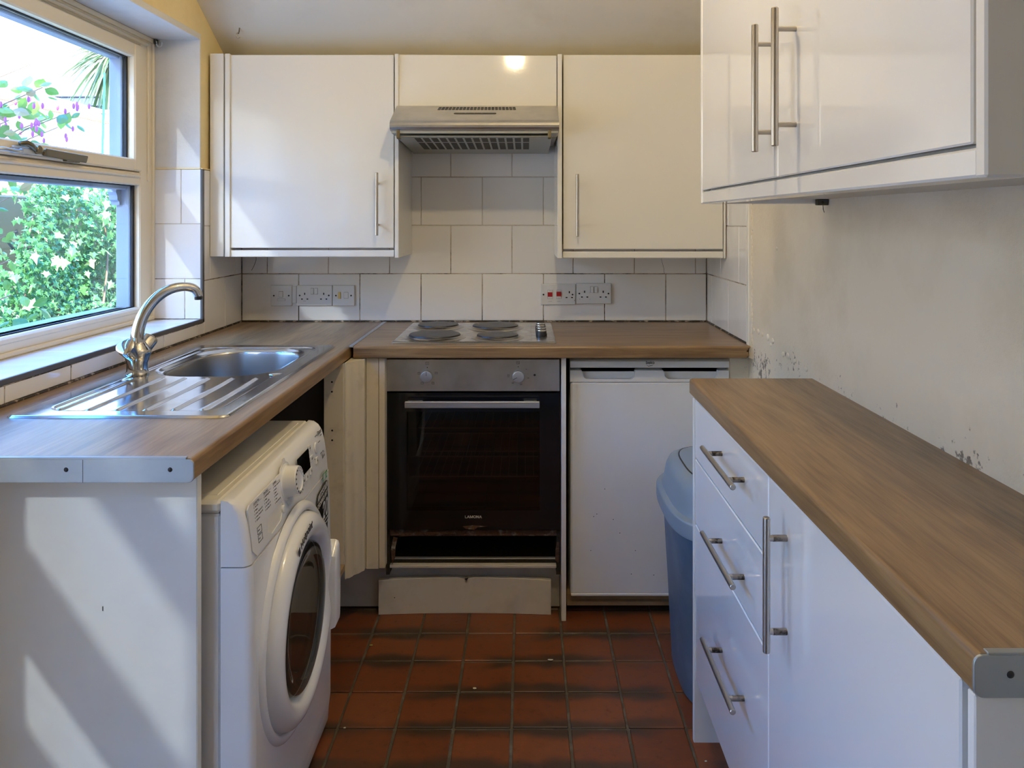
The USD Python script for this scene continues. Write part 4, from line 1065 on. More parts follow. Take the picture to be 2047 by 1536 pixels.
# end panel that closes the run in front of the machine
ep = thing('base_end_panel', 'white end panel below the left worktop in front of the washing machine', 'panel', (-.9, 1.44, 0))
part(ep, 'board', box(LEFT + .002, U(397.5, 1.4415) , 1.4325, 1.4500, 0.0, TOP - .0415, .001), 'melamine')
part(ep, 'edging', box(U(397.5, 1.4415) + .0002, U(397.5, 1.4415) + .0012, 1.4325, 1.4500, 0.0, TOP - .0415, .0003), 'carcass_edge')
part(ep, 'scratch', box(U(204.5, 1.432), U(206, 1.432), 1.4320, 1.4328, V(1222, 1.432), V(1213, 1.432), 0), 'ink')

# ------------------------------------------------------------------ corner base cabinet (door missing), fillers
cc = thing('corner_base_cabinet', 'open cream corner base cabinet beyond the washing machine', 'cabinet', (-.85, 2.4, .2))
CY1 = 2.475
part(cc, 'side_panel', box(-.653, -.590, CY1, CY1 + .018, .235, TOP - .042, .001), 'cream_vinyl')
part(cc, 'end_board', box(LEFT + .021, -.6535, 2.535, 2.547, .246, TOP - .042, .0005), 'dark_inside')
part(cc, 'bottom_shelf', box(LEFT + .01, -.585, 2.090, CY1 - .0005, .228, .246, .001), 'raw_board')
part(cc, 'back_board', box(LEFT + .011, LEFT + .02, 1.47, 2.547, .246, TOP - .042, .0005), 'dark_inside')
for (u, v) in ((663.5, 764), (663.5, 783.5), (664, 861), (664, 880.5)):
    part(cc, 'pin_hole', put(plate(circ(.0032, 12), .0003, .0001), south(U(u, CY1), CY1, V(v, CY1))), 'black')
pr = Polygon([(-.590, CY1 + .0185), (-.5885, CY1 + .0185), (-.586, 2.500), (-.5775, 2.503), (-.571, 2.512), (-.567, 2.524), (-.560, 2.530), (-.553, 2.536), (-.546, 2.550), (-.5395, 2.556), (-.5395, 2.60), (-.590, 2.60)])
cp = thing('corner_post', 'cream moulded corner post left of the oven', 'corner post', (-.57, 2.55, .2))
part(cp, 'moulding', put(prism(pr, TOP - .0425 - .188), up(0, 0, .188)), 'cream_vinyl', 40)
fp = thing('filler_strip', 'wide cream filler strip between corner post and oven', 'filler panel', (-.52, 2.59, .2), 'cream filler strips beside the oven')
part(fp, 'board', box(-.538, U(757, 2.585), 2.580, 2.62, .182, TOP - .042, .001), 'cream_vinyl')
fp = thing('filler_strip', 'narrow cream filler strip touching the oven', 'filler panel', (-.49, 2.59, .2), 'cream filler strips beside the oven')
part(fp, 'board', box(U(758, 2.585), U(769.8, 2.585), 2.580, 2.62, .185, TOP - .042, .001), 'cream_vinyl')
solo('end_upright', box(U(1122.3, 2.592), U(1131.8, 2.592), 2.592, 3.16, .0, TOP - .042, .0015), 'carcass_edge', 'tall white upright panel between oven and fridge', 'panel')

# ------------------------------------------------------------------ oven and its housing
OY = 2.616
ox0, ox1 = U(771.2, OY), U(1118.8, OY)
ov = thing('oven', 'built-in electric oven with black glass door and steel control panel', 'oven', (-.18, 2.85, .29))
part(ov, 'chassis', box(ox0 + .02, ox1 - .02, OY + .045, 3.14, .305, .885, .002), 'enamel_dark')
cpn = part(ov, 'control_panel', box(ox0, ox1, OY, OY + .03, V(783, OY), V(718, OY), .002), 'brushed', label='brushed steel control panel')
part(ov, 'top_gap', box(ox0 + .002, ox1 - .002, OY + .02, OY + .1, V(718, OY), TOP - .042, 0), 'black')
for (u, v, ang) in ((853.5, 752, 90), (1036, 752, 205)):
    x, z = U(u, OY), V(v, OY)
    k = part(cpn, 'knob', put(lathe([(0, .021), (.0165, .021), (.0195, .0195), (.0203, .016), (.0203, .0), (0, 0)], 40), south(x, OY, z)), 'alu', 30, label='round metal knob')
    a_ = math.radians(ang)
    part(k, 'pointer', put(prism(Polygon([(.004 * math.cos(a_) - .0007 * math.sin(a_), .004 * math.sin(a_) + .0007 * math.cos(a_)), (.0185 * math.cos(a_) - .0007 * math.sin(a_), .0185 * math.sin(a_) + .0007 * math.cos(a_)),
                                  (.0185 * math.cos(a_) + .0007 * math.sin(a_), .0185 * math.sin(a_) - .0007 * math.cos(a_)), (.004 * math.cos(a_) + .0007 * math.sin(a_), .004 * math.sin(a_) - .0007 * math.cos(a_))]), .0004), south(x, OY - .021, z)), 'ink')


def sq_mark(u, v, w=.0042, inner=None):
    x, z = U(u, OY), V(v, OY)
    m_ = [put(prism(sbox(x - w, z - w * .85, x + w, z + w * .85).difference(sbox(x - w + .0009, z - w * .85 + .0009, x + w - .0009, z + w * .85 - .0009)), .0004), south(0, OY, 0))]
    if inner:
        m_.append(text(inner, w, south(x, OY, z - w * .5), .0004, align='c'))
    return m_


mk_ = sq_mark(854, 726.5, .0055, 'i') + sq_mark(837.5, 746.3) + sq_mark(872, 746) + sq_mark(844, 766.3) + sq_mark(865.5, 766.3) + sq_mark(1035.5, 725.5, .0055, '\u00b0C')
for u, v in ((854.3, 735), (1036, 733.5)):
    mk_.append(put(prism(Point(U(u, OY), V(v, OY)).buffer(.0017, 6), .0004), south(0, OY, 0)))
for s_, u, v in (('60', 1052, 739.5), ('100', 1055.5, 757), ('150', 1041.5, 769.5), ('200', 1025, 767), ('250', 1016, 754.3), ('MAX', 1016.5, 751)):
    mk_.append(text(s_, .0030, south(U(u, OY), OY, V(v, OY)), .0004, True, 'c'))
part(cpn, 'lettering', mk_, 'ink')
part(cpn, 'pilot_lamp', put(plate(circ(.0038, 16), .0012, .0005), south(U(1068.8, OY), OY, V(750, OY))), 'black')
dz0, dz1 = V(1060, OY), V(786.5, OY)
gx0, gx1, gz0, gz1 = U(813, OY), U(1079, OY), V(1021, OY), V(824, OY)
dm = prism(sbox(ox0 + .0015, dz0, ox1 - .0015, dz1).difference(sbox(gx0, gz0, gx1, gz1)), .030)
dd = part(ov, 'door', put(dm, south(0, OY + .032, 0)), 'black_gloss', label='black glass door')
part(dd, 'glass', box(gx0, gx1, OY + .004, OY + .009, gz0, gz1, 0), 'oven_glass')
part(ov, 'cavity', [box(gx0 - .03, gx1 + .03, 3.02, 3.03, gz0 - .04, gz1 + .04, 0), box(gx0 - .03, gx0 - .015, OY + .046, 3.02, gz0 - .04, gz1 + .04, 0), box(gx1 + .015, gx1 + .03, OY + .046, 3.02, gz0 - .04, gz1 + .04, 0),
                    box(gx0 - .03, gx1 + .03, OY + .046, 3.02, gz1 + .03, gz1 + .04, 0), box(gx0 - .03, gx1 + .03, OY + .046, 3.02, gz0 - .04, gz0 - .03, 0)], 'enamel_dark')
# the chassis is hollow: replace the solid block by four walls
stage.RemovePrim(f'{ov.path}/chassis')
part(ov, 'casing', [box(ox0 + .015, ox0 + .03, OY + .045, 3.14, .305, .885, 0), box(ox1 - .03, ox1 - .015, OY + .045, 3.14, .305, .885, 0), box(ox0 + .03, ox1 - .03, 3.12, 3.14, .305, .885, 0),
                     box(ox0 + .03, ox1 - .03, OY + .045, 3.12, .305, .312, 0), box(ox0 + .03, ox1 - .03, OY + .045, 3.12, .78, .885, 0)], 'enamel_dark')
for zz in (V(867, OY), V(925.5, OY) , V(963, OY) - .006):
    rk = [cyl((gx0 + .004, OY + .07, zz), (gx1 - .004, OY + .07, zz), .0022, 8), cyl((gx0 + .004, 2.98, zz), (gx1 - .004, 2.98, zz), .0022, 8)]
    for k in range(15):
        xx = gx0 + .02 + k * (gx1 - gx0 - .04) / 14
        rk.append(cyl((xx, OY + .068, zz + .002), (xx, 2.98, zz + .002), .0014, 6))
    part(ov, 'rack', rk, 'satin_steel')
hz = (V(803.5, 2.575) + V(816.5, 2.575)) / 2
part(dd, 'handle', [box(U(809, 2.575), U(1078.5, 2.575), 2.572, 2.586, V(816.3, 2.575), V(803.3, 2.575), .0015), box(U(815, OY), U(845, OY), 2.586, OY + .004, hz - .006, hz + .006, .001), box(U(1047, OY), U(1073, OY), 2.586, OY + .004, hz - .006, hz + .006, .001)], 'alu', label='flat aluminium bar handle')
part(dd, 'lettering', text('LAMONA', .0085, south(U(946, OY), OY + .0019, V(1036.5, OY)), .0005, True, 'c', 1.15), 'ink_pale')
part(dd, 'scuff', put(prism(Polygon([(U(925, OY), V(1053, OY)), (U(945, OY), V(1051, OY)), (U(975, OY), V(1053, OY)), (U(955, OY), V(1055, OY)), (U(948, OY), V(1060, OY)), (U(930, OY), V(1058, OY))]), .0004), south(0, OY + .002, 0)), 'char_ply')

oh = thing('oven_housing', 'oven housing unit with a scorched open gap under the oven', 'cabinet', (-.18, 2.85, 0))
part(oh, 'side_panel', box(U(771.5, 2.63), U(779, 2.63), 2.63, 3.15, .14, TOP - .043, .001), 'char')
part(oh, 'side_panel', box(U(1112, 2.63), U(1120.5, 2.63), 2.63, 3.15, .14, TOP - .043, .001), 'char')
part(oh, 'bottom_board', box(U(778, 2.64), U(1117, 2.64), 2.632, 2.652, V(1134, 2.64), V(1128.5, 2.64), .001), 'plinth_white')
part(oh, 'shelf', box(U(778, 2.64), U(1117, 2.64), 2.6525, 3.139, V(1134, 2.64), V(1129.5, 2.64), .001), 'char')
part(oh, 'back_board', box(U(771, 2.64), U(1120, 2.64), 3.14, 3.15, .14, TOP - .043, 0), 'black')
part(oh, 'scorched_rail', [box(U(779, 2.625), U(1113, 2.625), 2.628, 2.70, V(1073, 2.625), V(1060.5, 2.625), .002), hull([(U(800, 2.62), 2.622, V(1066, 2.62)), (U(930, 2.62), 2.622, V(1063, 2.62)), (U(925, 2.62), 2.624, V(1068, 2.62)), (U(796, 2.62), 2.624, V(1074, 2.62)), (U(860, 2.62), 2.632, V(1068, 2.62))])], 'char_ply')
for q_ in ([put(prism(Polygon([(U(786, 2.625), V(1075, 2.625)), (U(794, 2.625), V(1078, 2.625)), (U(790, 2.625), V(1095, 2.625)), (U(789, 2.625), V(1118, 2.625)), (U(784, 2.625), V(1130, 2.625)), (U(781, 2.625), V(1100, 2.625))]), .006), south(0, 2.634, 0)),
                           put(prism(Polygon([(U(1113, 2.625), V(1085, 2.625)), (U(1111, 2.625), V(1100, 2.625)), (U(1110, 2.625), V(1122, 2.625)), (U(1117, 2.625), V(1127, 2.625)), (U(1118, 2.625), V(1085, 2.625))]), .006), south(0, 2.634, 0))]):
    part(oh, 'scorched_edge', q_, 'char_ply')
part(oh, 'plinth', box(U(677, 2.69), U(1118.5, 2.69), 2.684, 2.70, .004, .1725, .001), 'plinth_white')
# loose plinth board, bowed, leaning against the fixed one
lp = thing('loose_plinth', 'loose bowed white plinth board standing on the floor below the oven', 'plinth board', (-.21, 2.65, 0))
secs = []
n = 24
for k in range(n + 1):
    s_ = k / n
    x = U(757, 2.637) + s_ * (U(1101.5, 2.637) - U(757, 2.637))
    bow = 0.020 * (1 - (2 * s_ - 1) ** 2)
    zt_ = .1165 + 0.003 * (1 - (2 * s_ - 1) ** 2)
    y0 = 2.634 + bow * .55
    if abs(s_ - .5) < .028:
        zt_ -= .006
    secs.append([(x, y0, .0008), (x, y0 + .004 + bow * .25, zt_ - .001), (x, y0 + .005 + bow * .25, zt_), (x, y0 + .021 + bow * .25, zt_), (x, y0 + .016, .0008)])
part(lp, 'board', loft(secs), 'plinth_white', 30)
part(lp, 'screw_hole', [put(plate(circ(.0018, 10), .0006, .0001), south(U(788, 2.63), 2.6365, V(1195, 2.637))), hull([(U(928, 2.64), 2.648, .1165), (U(934, 2.64), 2.647, .1175), (U(933, 2.64), 2.646, .112), (U(930, 2.64), 2.650, .118), (U(936, 2.64), 2.656, .1185)])], 'black')

# ------------------------------------------------------------------ fridge on its board
FY = 2.625
fr_ = thing('fridge', 'white under-counter fridge to the right of the oven', 'fridge', (.42, 2.9, .05))
fx0, fx1 = U(1139.5, FY), U(1457, FY)
part(fr_, 'cabinet', box(fx0 + .002, fx1 - .002, FY + .055, 3.16, .062, TOP - .048, .003), 'fridge_white')
part(fr_, 'top_panel', put(prism(Polygon([(0, 0), (.003, .0005), (.006, .010), (.005, .022), (-.004, .030), (-.05, .0325), (-.05, 0)]), fx1 - fx0), frame((fx0, FY + .002, V(735.5, FY)), (0, -1, 0), (0, 0, 1)) @ np.diag([1, 1, -1, 1]) if False else frame((fx1, FY + .002, V(735.5, FY)), (0, -1, 0), (0, 0, 1))), 'fridge_white', 40)
part(fr_, 'dark_gap', box(fx0 + .004, fx1 - .004, FY + .02, FY + .055, V(745, FY), V(735, FY), 0), 'ink_grey')
hb_ = sbox(fx0, V(763.5, FY), fx1, V(741, FY))
pk = Polygon([(U(1162, FY), V(739, FY)), (U(1168, FY), V(756, FY)), (U(1173, FY), V(758.5, FY)), (U(1262, FY), V(758.5, FY)), (U(1268, FY), V(754, FY)), (U(1270, FY), V(739, FY))])
pk2 = Polygon([(U(1325, FY), V(739, FY)), (U(1330, FY), V(754, FY)), (U(1336, FY), V(758.5, FY)), (U(1430, FY), V(758.5, FY)), (U(1434, FY), V(752, FY)), (U(1436, FY), V(739, FY))])
dr_ = part(fr_, 'door', box(fx0 + .002, fx1 - .001, FY, FY + .05, V(1189, FY), V(764.2, FY), .006), 'fridge_white')
part(dr_, 'grip_rail', put(prism(hb_.difference(pk).difference(pk2), .03), south(0, FY + .029, 0)), 'fridge_white')
part(dr_, 'grip_recess', [put(prism(pk.buffer(.002), .002), frame((0, FY + .022, 0), (1, 0, 0), (0, 0, 1))), put(prism(pk2.buffer(.002), .002), frame((0, FY + .022, 0), (1, 0, 0), (0, 0, 1)))], 'fridge_white')
part(dr_, 'bottom_edge', box(fx0 + .003, fx1 - .003, FY - .002, FY + .05, V(1192, FY), V(1186.5, FY), .002), 'fridge_white')
lt = [text('beko', .0095, south(U(1290.5, FY), FY - .0032, V(727.5, FY)), .0006, True, stretch=.98), put(prism(Polygon([(U(1291, FY), V(730, FY)), (U(1296, FY), V(731.5, FY)), (U(1305, FY), V(729.8, FY)), (U(1305, FY), V(730.6, FY)), (U(1296, FY), V(732.5, FY))]), .0006), south(0, FY - .0032, 0))]
part(fr_, 'lettering', lt, 'ink')
for (u, v) in ((1209, 978), (1226, 1039), (1187, 1033), (1193, 1028), (1239, 1066), (1270, 1101), (1262, 1148), (1181, 1101), (1307, 1150)):
    part(dr_, 'chip', put(plate(circ(.0018, 7), .0004, .0001), south(U(u, FY), FY, V(v, FY))), 'ink_grey')
fb = thing('fridge_board', 'raw timber board that the fridge stands on', 'board', (.42, 2.9, .03))
part(fb, 'plank', box(.142, .69, 2.645, 3.15, V(1211, 2.645), V(1203, 2.645), .001), 'raw_board')
part(fb, 'batten', [box(.142, .69, 2.66, 2.70, V(1203, 2.645), .0610, .001), box(.142, .69, 3.05, 3.10, V(1203, 2.645), .0610, .001)], 'raw_board')
part(fb, 'bearer', [box(.145, .175, 2.75, 3.10, 0.0, V(1211, 2.645), .001), box(.65, .68, 2.75, 3.10, 0.0, V(1211, 2.645), .001)], 'dark_inside')

# ------------------------------------------------------------------ bin
bn = thing('swing_bin', 'tall grey-blue plastic swing-top bin between fridge and drawers', 'bin', (.59, 2.27, 0))
BX, BY = 0.583, 2.285


def sup(hx, hy, z_, cx=BX, cy=BY, n_=3.2, k=56):
    t_ = np.linspace(0, 2 * np.pi, k, endpoint=False)
    c, s_ = np.cos(t_), np.sin(t_)
    return np.column_stack([cx + hx * np.sign(c) * np.abs(c) ** (2 / n_), cy + hy * np.sign(s_) * np.abs(s_) ** (2 / n_), np.full(k, z_)])


part(bn, 'body', loft([sup(.128, .185, .0), sup(.134, .192, .006), sup(.145, .212, .25), sup(.158, .232, .49), sup(.158, .232, .50)]), 'bin_grey', 40)
ld = part(bn, 'lid', loft([sup(.170, .246, .488), sup(.176, .252, .490), sup(.178, .254, .500), sup(.178, .254, .530), sup(.174, .250, .536), sup(.162, .236, .540), sup(.156, .228, .560), sup(.150, .220, .595), sup(.140, .205, .618), sup(.122, .180, .630), sup(.114, .168, .6335)]), 'bin_lid', 50)
t_ = np.linspace(0, 2 * np.pi, 41)
flp = [sup(.112, .165, .6330), sup(.111, .164, .6350), sup(.09, .13, .6465), sup(.06, .085, .651), sup(.03, .04, .6525)]
part(bn, 'flap', loft(flp), 'bin_lid', 50, label='swing flap with a dark seam')
part(bn, 'seam', loft([sup(.1155, .1695, .6325), sup(.1150, .1690, .6345), sup(.110, .163, .6345)], caps=False), 'black', True)

# ------------------------------------------------------------------ right base units
RXF = 0.4395
RC = 'gloss_white_drawer'
db = thing('drawer_unit', 'glossy white three-drawer base unit under the right worktop', 'drawer unit', (.6, 1.68, .15))
part(db, 'carcass', box(RXF + .0195, RIGHT - .002, 1.389, 1.985, .172, TOP - .042, .001), 'melamine')
part(db, 'end_panel', box(RXF - .003, RIGHT - .002, 1.9875, 2.003, 0, TOP - .042, .0015), 'melamine')
for (z0, z1, zh) in ((.7435, .8935, .836), (.5745, .7395, .6405), (.171, .5705, .396)):
    d = part(db, 'drawer', box(RXF, RXF + .018, 1.3875, 1.9855, z0, z1, .0022), RC)
    part(d, 'handle', bar_handle((RXF - .0345, 1.6265, zh), (0, 1, 0), .262, (-1, 0, 0), .0060, .035, .17, .0052), 'satin_steel', 40, label='brushed steel bar handle')
    for s_ in (-1, 1):
        part(d, 'handle_post', cyl((RXF - .001, 1.6265 + s_ * (.131 - .262 * .17), zh), (RXF - .024, 1.6265 + s_ * (.131 - .262 * .17), zh), .0056, 12), 'steel_stain', label='stained handle post')
cu = thing('base_cupboard', 'glossy white single-door base cupboard nearest the camera on the right', 'cupboard', (.6, 1.08, .15))
part(cu, 'carcass', box(RXF + .0195, RIGHT - .002, .7765, 1.386, .172, TOP - .042, .001), 'melamine')
part(cu, 'end_panel', box(RXF - .001, RIGHT - .002, .7475, .7605, 0, TOP - .042, .0015), 'melamine')
d = part(cu, 'door', box(RXF, RXF + .018, .7745, 1.3840, .150, .8935, .0022), RC)
part(d, 'handle', bar_handle((RXF - .0345, 1.288, .7445), (0, 0, 1), .228, (-1, 0, 0), .0062, .035, .155, .0052), 'satin_steel', 40, label='brushed steel bar handle')
for s_ in (-1, 1):
    part(d, 'handle_post', cyl((RXF - .001, 1.288, .7445 + s_ * (.114 - .228 * .155)), (RXF - .024, 1.288, .7445 + s_ * (.114 - .228 * .155)), .0056, 12), 'steel_stain', label='stained handle post')

# ------------------------------------------------------------------ small things
nl = thing('ceiling_hook', 'small brass screw hook in the sloping ceiling', 'hook', (U(478, 2.895), 2.895, 2.07))
yh = 2.895
zc = CZ(yh)
part(nl, 'shank', tube([(U(479, yh), yh, zc + .004), (U(478.5, yh), yh - .002, zc - .012), (U(477.5, yh), yh - .004, zc - .022)], .0022, 8), 'lead_dark', True)
part(nl, 'hook', tube([(U(477.5, yh) + .008 * math.cos(a_) , yh - .004, zc - .028 + .010 * math.sin(a_)) for a_ in np.linspace(1.4, 5.6, 12)], .0022, 8), 'satin_steel', True)
for i, (lab, u, v, s_, mt) in enumerate((('yellowish leaf scrap on the red floor tiles near the washing machine', 742, 1292, .006, 'leaf_bit'), ('pale flattened pebble of grit in the middle of the floor', 949, 1378.5, .0055, 'debris'),
                                         ('small white paint flake on the floor grout near the bottom of the picture', 689, 1457, .0035, 'debris'), ('thin white splinter on the grout line left of the bin', 1100, 1321, .005, 'debris'),
                                         ('white crumb on the floor below the drawers', 1411, 1524, .0035, 'debris'))):
    y = EYE * FPX / (v - CY); x = U(u, y)
    m_ = trimesh.creation.icosphere(1, 1.0); m_.vertices *= [s_ * (1.8 if i == 3 else 1), s_ * .7, s_ * .35]; m_.vertices += nrg.uniform(-.0006, .0006, m_.vertices.shape)
    m_.apply_translation([x, y, .0012 + s_ * .3])
    solo('floor_debris', m_, mt, lab, 'debris', True, 'specks of debris on the tiled floor')

# pendant lamp, above and in front of the picture's frame
PL = np.array([0.02, 1.42, 2.40])
pl_ = thing('pendant_lamp', 'bare bulb pendant lamp hanging from the ceiling', 'lamp', tuple(PL))
part(pl_, 'ceiling_rose', put(lathe([(0, 0), (.045, 0), (.043, .015), (.02, .03), (0, .03)], 28), frame((PL[0], PL[1], 2.76), (1, 0, 0), (0, -1, 0))), 'lamp_white', 30)
part(pl_, 'cord', cyl((PL[0], PL[1], PL[2] + .10), (PL[0], PL[1], 2.74), .003, 8), 'lamp_white')
part(pl_, 'bulb_holder', cyl((PL[0], PL[1], PL[2] + .045), (PL[0], PL[1], PL[2] + .105), .017, 18, .004), 'lamp_white')
bm = trimesh.creation.icosphere(3, 0.03); bm.apply_translation(PL)
part(pl_, 'bulb', bm, 'bulb', True)

# ------------------------------------------------------------------ outside the window
t = thing('patio', kind='structure')
part(t, 'paving', box(-9, -1.445, -3, 14, -.2, -.05, 0), 'paving')

# garden wall carrying the ivy
IX = -2.62
gw = thing('garden_wall', 'dark mossy boundary wall behind the ivy', 'garden wall', (IX - .2, 4.7, 0))
part(gw, 'masonry', box(IX - .50, IX - .27, 3.95, 5.75, -.05, 1.50, .01), 'garden_brick')


def ivy_leaf(size):
    pts = np.array([(0, -.08), (.22, -.30), (.26, .02), (.52, .14), (.24, .30), (.0, .80), (-.24, .30), (-.52, .14), (-.26, .02), (-.22, -.30)]) * size
    v = np.vstack([np.column_stack([pts, np.zeros(len(pts))]), [[0, .1 * size, .07 * size]]])
    v[[0, 5], 2] += .04 * size
    f = [(len(pts), i, (i + 1) % len(pts)) for i in range(len(pts))]
    return v, np.array(f)


def oriented(v, p, nrm, roll):
    nrm = nrm / np.linalg.norm(nrm)
    ey = np.array([0, 0, -1.0]); ey = ey - nrm * ey.dot(nrm); ey /= np.linalg.norm(ey)
    ex = np.cross(ey, nrm)
    c, s = math.cos(roll), math.sin(roll)
    ax, ay = c * ex + s * ey, -s * ex + c * ey
    return v[:, :1] * ax + v[:, 1:2] * ay + v[:, 2:3] * nrm + p


def ivy_spot():
    while True:
        y, z_ = nrg.uniform(3.55, 5.7), nrg.uniform(.25, 1.68)
        edge_y = np.interp(z_, [.25, .7, 1.1, 1.35, 1.55, 1.68], [3.55, 3.72, 3.86, 4.02, 4.08, 4.35])
        topz = 1.60 + .05 * math.sin(y * 5) + .03 * math.sin(y * 13)
        if y < edge_y + nrg.uniform(-.05, .12) or z_ > topz:
            continue
        bump = .12 * (meshkit.noise(np.array([y * 3.0, z_ * 3.0, 1.7])) - .5) * 2
        return np.array([IX + bump + nrg.uniform(-.09, .06), y, z_])


iv = thing('ivy_hedge', 'dense green ivy covering the boundary wall outside the window', 'ivy', (IX, 4.6, 0))
stems = []
for k in range(9):
    y = 3.95 + k * .2; p = [np.array([IX - .03, y, 0.0])]
    for j in range(9):
        p.append(p[-1] + [nrg.uniform(-.015, .015), nrg.uniform(-.06, .06), .17])
    stems.append(tube(p, np.linspace(.012, .004, len(p)), 6))
for s_ in stems:
    part(iv, 'stem', s_, 'twig', True)
vs, fs2, o = [], [], 0
for k in range(13000):
    v, f = ivy_leaf(nrg.uniform(.022, .044))
    p = ivy_spot(); p[0] -= .03
    nr = np.array([1.0, -.45, .45]) + nrg.normal(0, .55, 3)
    v = oriented(v, p, nr, nrg.normal(0, .7)); vs.append(v); fs2.append(f + o); o += len(v)
part(iv, 'foliage', trimesh.Trimesh(np.vstack(vs), np.vstack(fs2), process=False), 'ivy_leaf_mass', kind='stuff')
for k in range(230):
    v, f = ivy_leaf(nrg.uniform(.045, .075))
    p = ivy_spot(); p[0] += .055
    nr = np.array([1.0, -.5, .4]) + nrg.normal(0, .45, 3)
    part(iv, 'leaf', trimesh.Trimesh(oriented(v, p, nr, nrg.normal(0, .6)), f, process=False), 'ivy_leaf')


def broad_leaf(size):
    xs = np.array([0, .10, .28, .36, .32, .18, 0, -.18, -.32, -.36, -.28, -.10]); ys_ = np.array([-.1, 0, .18, .42, .66, .90, 1.1, .90, .66, .42, .18, 0])
    pts = np.column_stack([xs, ys_]) * size
    z_ = -.12 * size * (ys_ - .4) ** 2 - .10 * np.abs(xs) * size
    v = np.vstack([np.column_stack([pts, z_]), [[0, .45 * size, .05 * size]]])
    return v, np.array([(12, i, (i + 1) % 12) for i in range(12)])


# flowering shrub close to the window on the left
sb = thing('flowering_shrub', 'tall shrub with broad leaves and purple flowers outside the window', 'shrub', (-1.95, 2.95, 0))
SB = np.array([-2.25, 2.35, 0])
br_pts = []
targets = [(62, 128, 2.95), (85, 175, 2.95), (60, 190, 2.95), (20, 215, 2.9), (100, 235, 3.05), (140, 225, 3.1), (45, 255, 2.9), (75, 285, 2.95), (10, 270, 2.8), (18, 395, 2.75), (34, 462, 2.75), (20, 520, 2.7), (85, 640, 2.7), (25, 660, 2.6), (0, 370, 2.8), (115, 255, 3.1), (18, 240, 2.8), (-40, 330, 2.7), (22, 590, 2.6)]
for (u, v, y) in targets:
    e = np.array([U(u, y), y, V(v, y)])
    base = SB + [nrg.uniform(-.1, .1), nrg.uniform(-.1, .1), 0]
    mid = base * .8 + e * .2; mid[2] = e[2] * .86
    ts = np.linspace(0, 1, 9)[:, None]
    c = (1 - ts) ** 2 * base + 2 * ts * (1 - ts) * mid + ts ** 2 * e
    br_pts.append(c)
    part(sb, 'branch', tube(c, np.linspace(.006, .0018, 9), 6), 'twig', True)
for c in br_pts:
    for k in range(11):
        q = c[-1] if k == 0 else c[int(nrg.integers(5, 9))] * (w_ := nrg.uniform(.5, 1)) + c[-1] * (1 - w_)
        q = q + nrg.normal(0, .030, 3)
        v, f = broad_leaf(nrg.uniform(.030, .062))
        part(sb, 'leaf', trimesh.Trimesh(oriented(v, q, np.array([.8, -.6, .6]) + nrg.normal(0, .6, 3), nrg.uniform(-1.6, 1.6)), f, process=False), 'shrub_leaf')
for k in range(46):
    c = br_pts[int(nrg.choice([3, 4, 5, 6, 7, 8, 15, 16]))]
    q = c[-1] + nrg.normal(0, .05, 3)
    m_ = trimesh.creation.icosphere(0, 1.0); m_.vertices *= [.006, .006, .014]; m_.apply_translation(q)
    part(sb, 'flower', m_, 'petal', True)

# outbuilding: white walls, terracotta course under the coping
obX, obY = -4.20, 7.60
ob = thing('outbuilding', 'white-walled outbuilding with a terracotta course beyond the garden', 'building', (-4.6, 7.6, 0))
part(ob, 'wall', [box(obX - .2, obX, 5.3, obY + .2, -.05, 2.42, .01), box(obX - .2, -3.0, obY, obY + .2, -.05, 2.42, .01)], 'outside_white')
part(ob, 'coping', [box(obX - .25, obX + .03, 5.3, obY + .2, 2.42, 2.455, .01), box(obX - .2, -3.0, obY - .03, obY + .25, 2.42, 2.455, .01)], 'outside_white')
k = 0
y = 5.3
while y < obY - .01:
    part(ob, 'brick', box(obX - .01, obX + .012, y, min(y + .215, obY), 2.325, 2.352, .003), 'terracotta'); y += .225
x = obX
while x < -3.02:
    part(ob, 'brick', box(x, x + .215, obY - .012, obY + .01, 2.318, 2.352, .003), 'terracotta'); x += .225
fn = thing('board_fence', 'dark slate-blue board fence behind the outbuilding', 'fence', (-4.5, 9, 0))
x = -7.2
while x < -3.0:
    part(fn, 'board', box(x, x + .145, 9.0, 9.03, -.05, 2.70 + nrg.uniform(-.006, .006), .004), 'slate_board'); x += .15
part(fn, 'top_rail', box(-7.2, -3.0, 8.97, 9.05, 2.70, 2.805, .006), 'slate_board')
part(fn, 'capping', box(-7.2, -3.0, 8.955, 9.065, 2.805, 2.822, .004), 'slate_board')
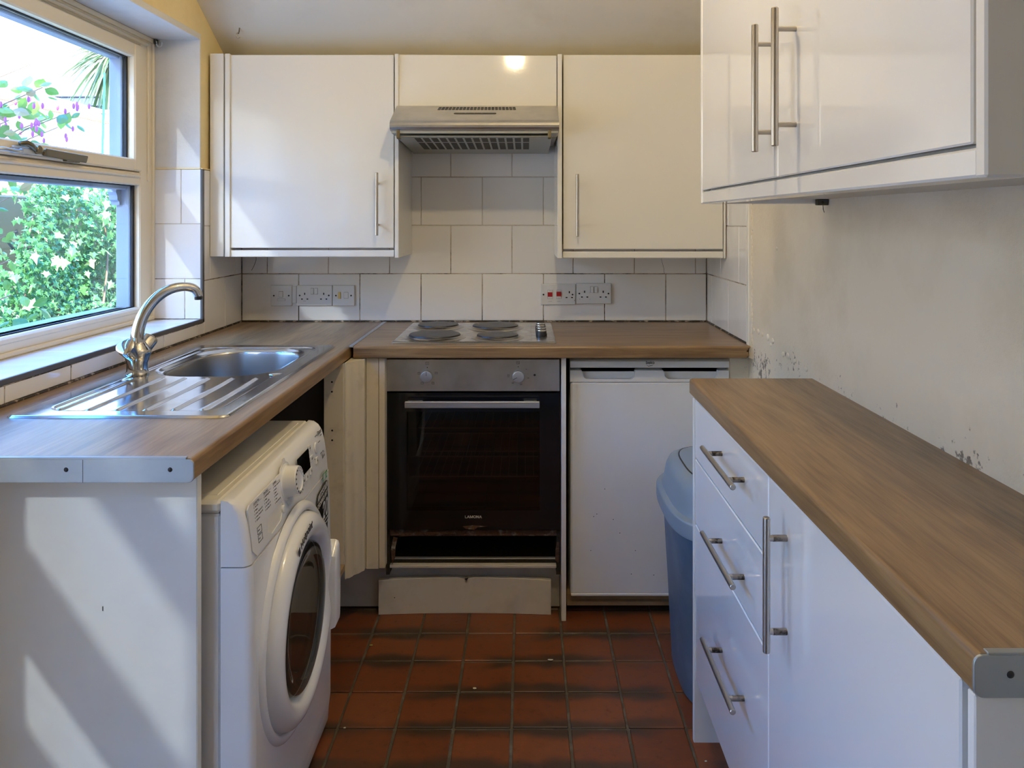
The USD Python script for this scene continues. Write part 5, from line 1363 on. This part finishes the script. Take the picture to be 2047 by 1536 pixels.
# cabbage palm behind the white wall
pm = thing('cabbage_palm', 'spiky green cabbage palm rising behind the white outbuilding', 'palm tree', (-4.25, 8.3, 0))
PC = np.array([U(230, 8.35), 8.35, V(112, 8.35)])
part(pm, 'trunk', tube([(PC[0] + .02, 8.35, 0), (PC[0] + .01, 8.35, 1.6), (PC[0], 8.35, PC[2] - .1)], [.08, .07, .06], 10), 'twig', True)
for k in range(280):
    th_ = nrg.uniform(0, 2 * math.pi); el = nrg.uniform(-.9, 1.2)
    d0 = np.array([math.cos(th_) * math.cos(el), math.sin(th_) * math.cos(el), math.sin(el)])
    L = nrg.uniform(.40, .66); wd = nrg.uniform(.013, .022)
    side = np.cross(d0, [0, 0, 1.0]); side /= np.linalg.norm(side) + 1e-9
    vs = []
    for s_ in np.linspace(0, 1, 6):
        c = PC + d0 * L * s_ + np.array([0, 0, -1]) * (.50 * s_ ** 2.2) * L * (1.25 - .4 * el)
        w_ = wd * (1 - s_ ** 3) * (.5 + s_ if s_ < .5 else 1)
        vs += [c - side * w_, c + side * w_]
    f = []
    for i in range(5):
        a_ = 2 * i; f += [(a_, a_ + 1, a_ + 3), (a_, a_ + 3, a_ + 2)]
    part(pm, 'blade', trimesh.Trimesh(np.array(vs), np.array(f), process=False), 'palm_blade')
pt = thing('clothes_pole', 'thin teal clothes pole standing in the garden', 'pole', (U(206, 6.2), 6.2, 0))
part(pt, 'post', tube([(U(203, 6.2), 6.2, -.05), (U(204, 6.2), 6.2, 1.8), (U(209, 6.2), 6.2, V(146, 6.2))], [.011, .010, .008], 8), 'teal', True)
# what shows past the ivy's left end
lw = thing('low_wall', 'pale low garden wall left of the ivy', 'garden wall', (-3.6, 4.9, 0))
part(lw, 'wall', box(-3.9, -3.72, 3.6, 5.18, -.05, 1.28, .01), 'garden_pale')
part(lw, 'coping', box(-3.95, -3.68, 3.6, 5.18, 1.28, 1.32, .008), 'outside_white')
gr = thing('garden_rail', 'pale blue tubular rail beside the ivy', 'rail', (-3.3, 4.6, 0))
for z_ in (1.16, 1.46):
    part(gr, 'rail', cyl((-3.45, 4.2, z_), (-3.05, 5.0, z_), .022, 10), 'rail_blue')
for y in (4.25, 4.95):
    part(gr, 'post', cyl((-3.45 + (y - 4.2) * .5, y, -.05), (-3.45 + (y - 4.2) * .5, y, 1.50), .018, 10), 'rail_blue')
rb = thing('red_shed', 'dull red garden shed behind the ivy top', 'shed', (-3.5, 5.6, 0))
part(rb, 'wall', box(-4.0, -3.45, 5.25, 6.0, -.05, 1.78, .01), 'terracotta')
part(rb, 'roof', box(-4.03, -3.40, 5.2, 6.05, 1.78, 1.83, .01), 'outside_white')
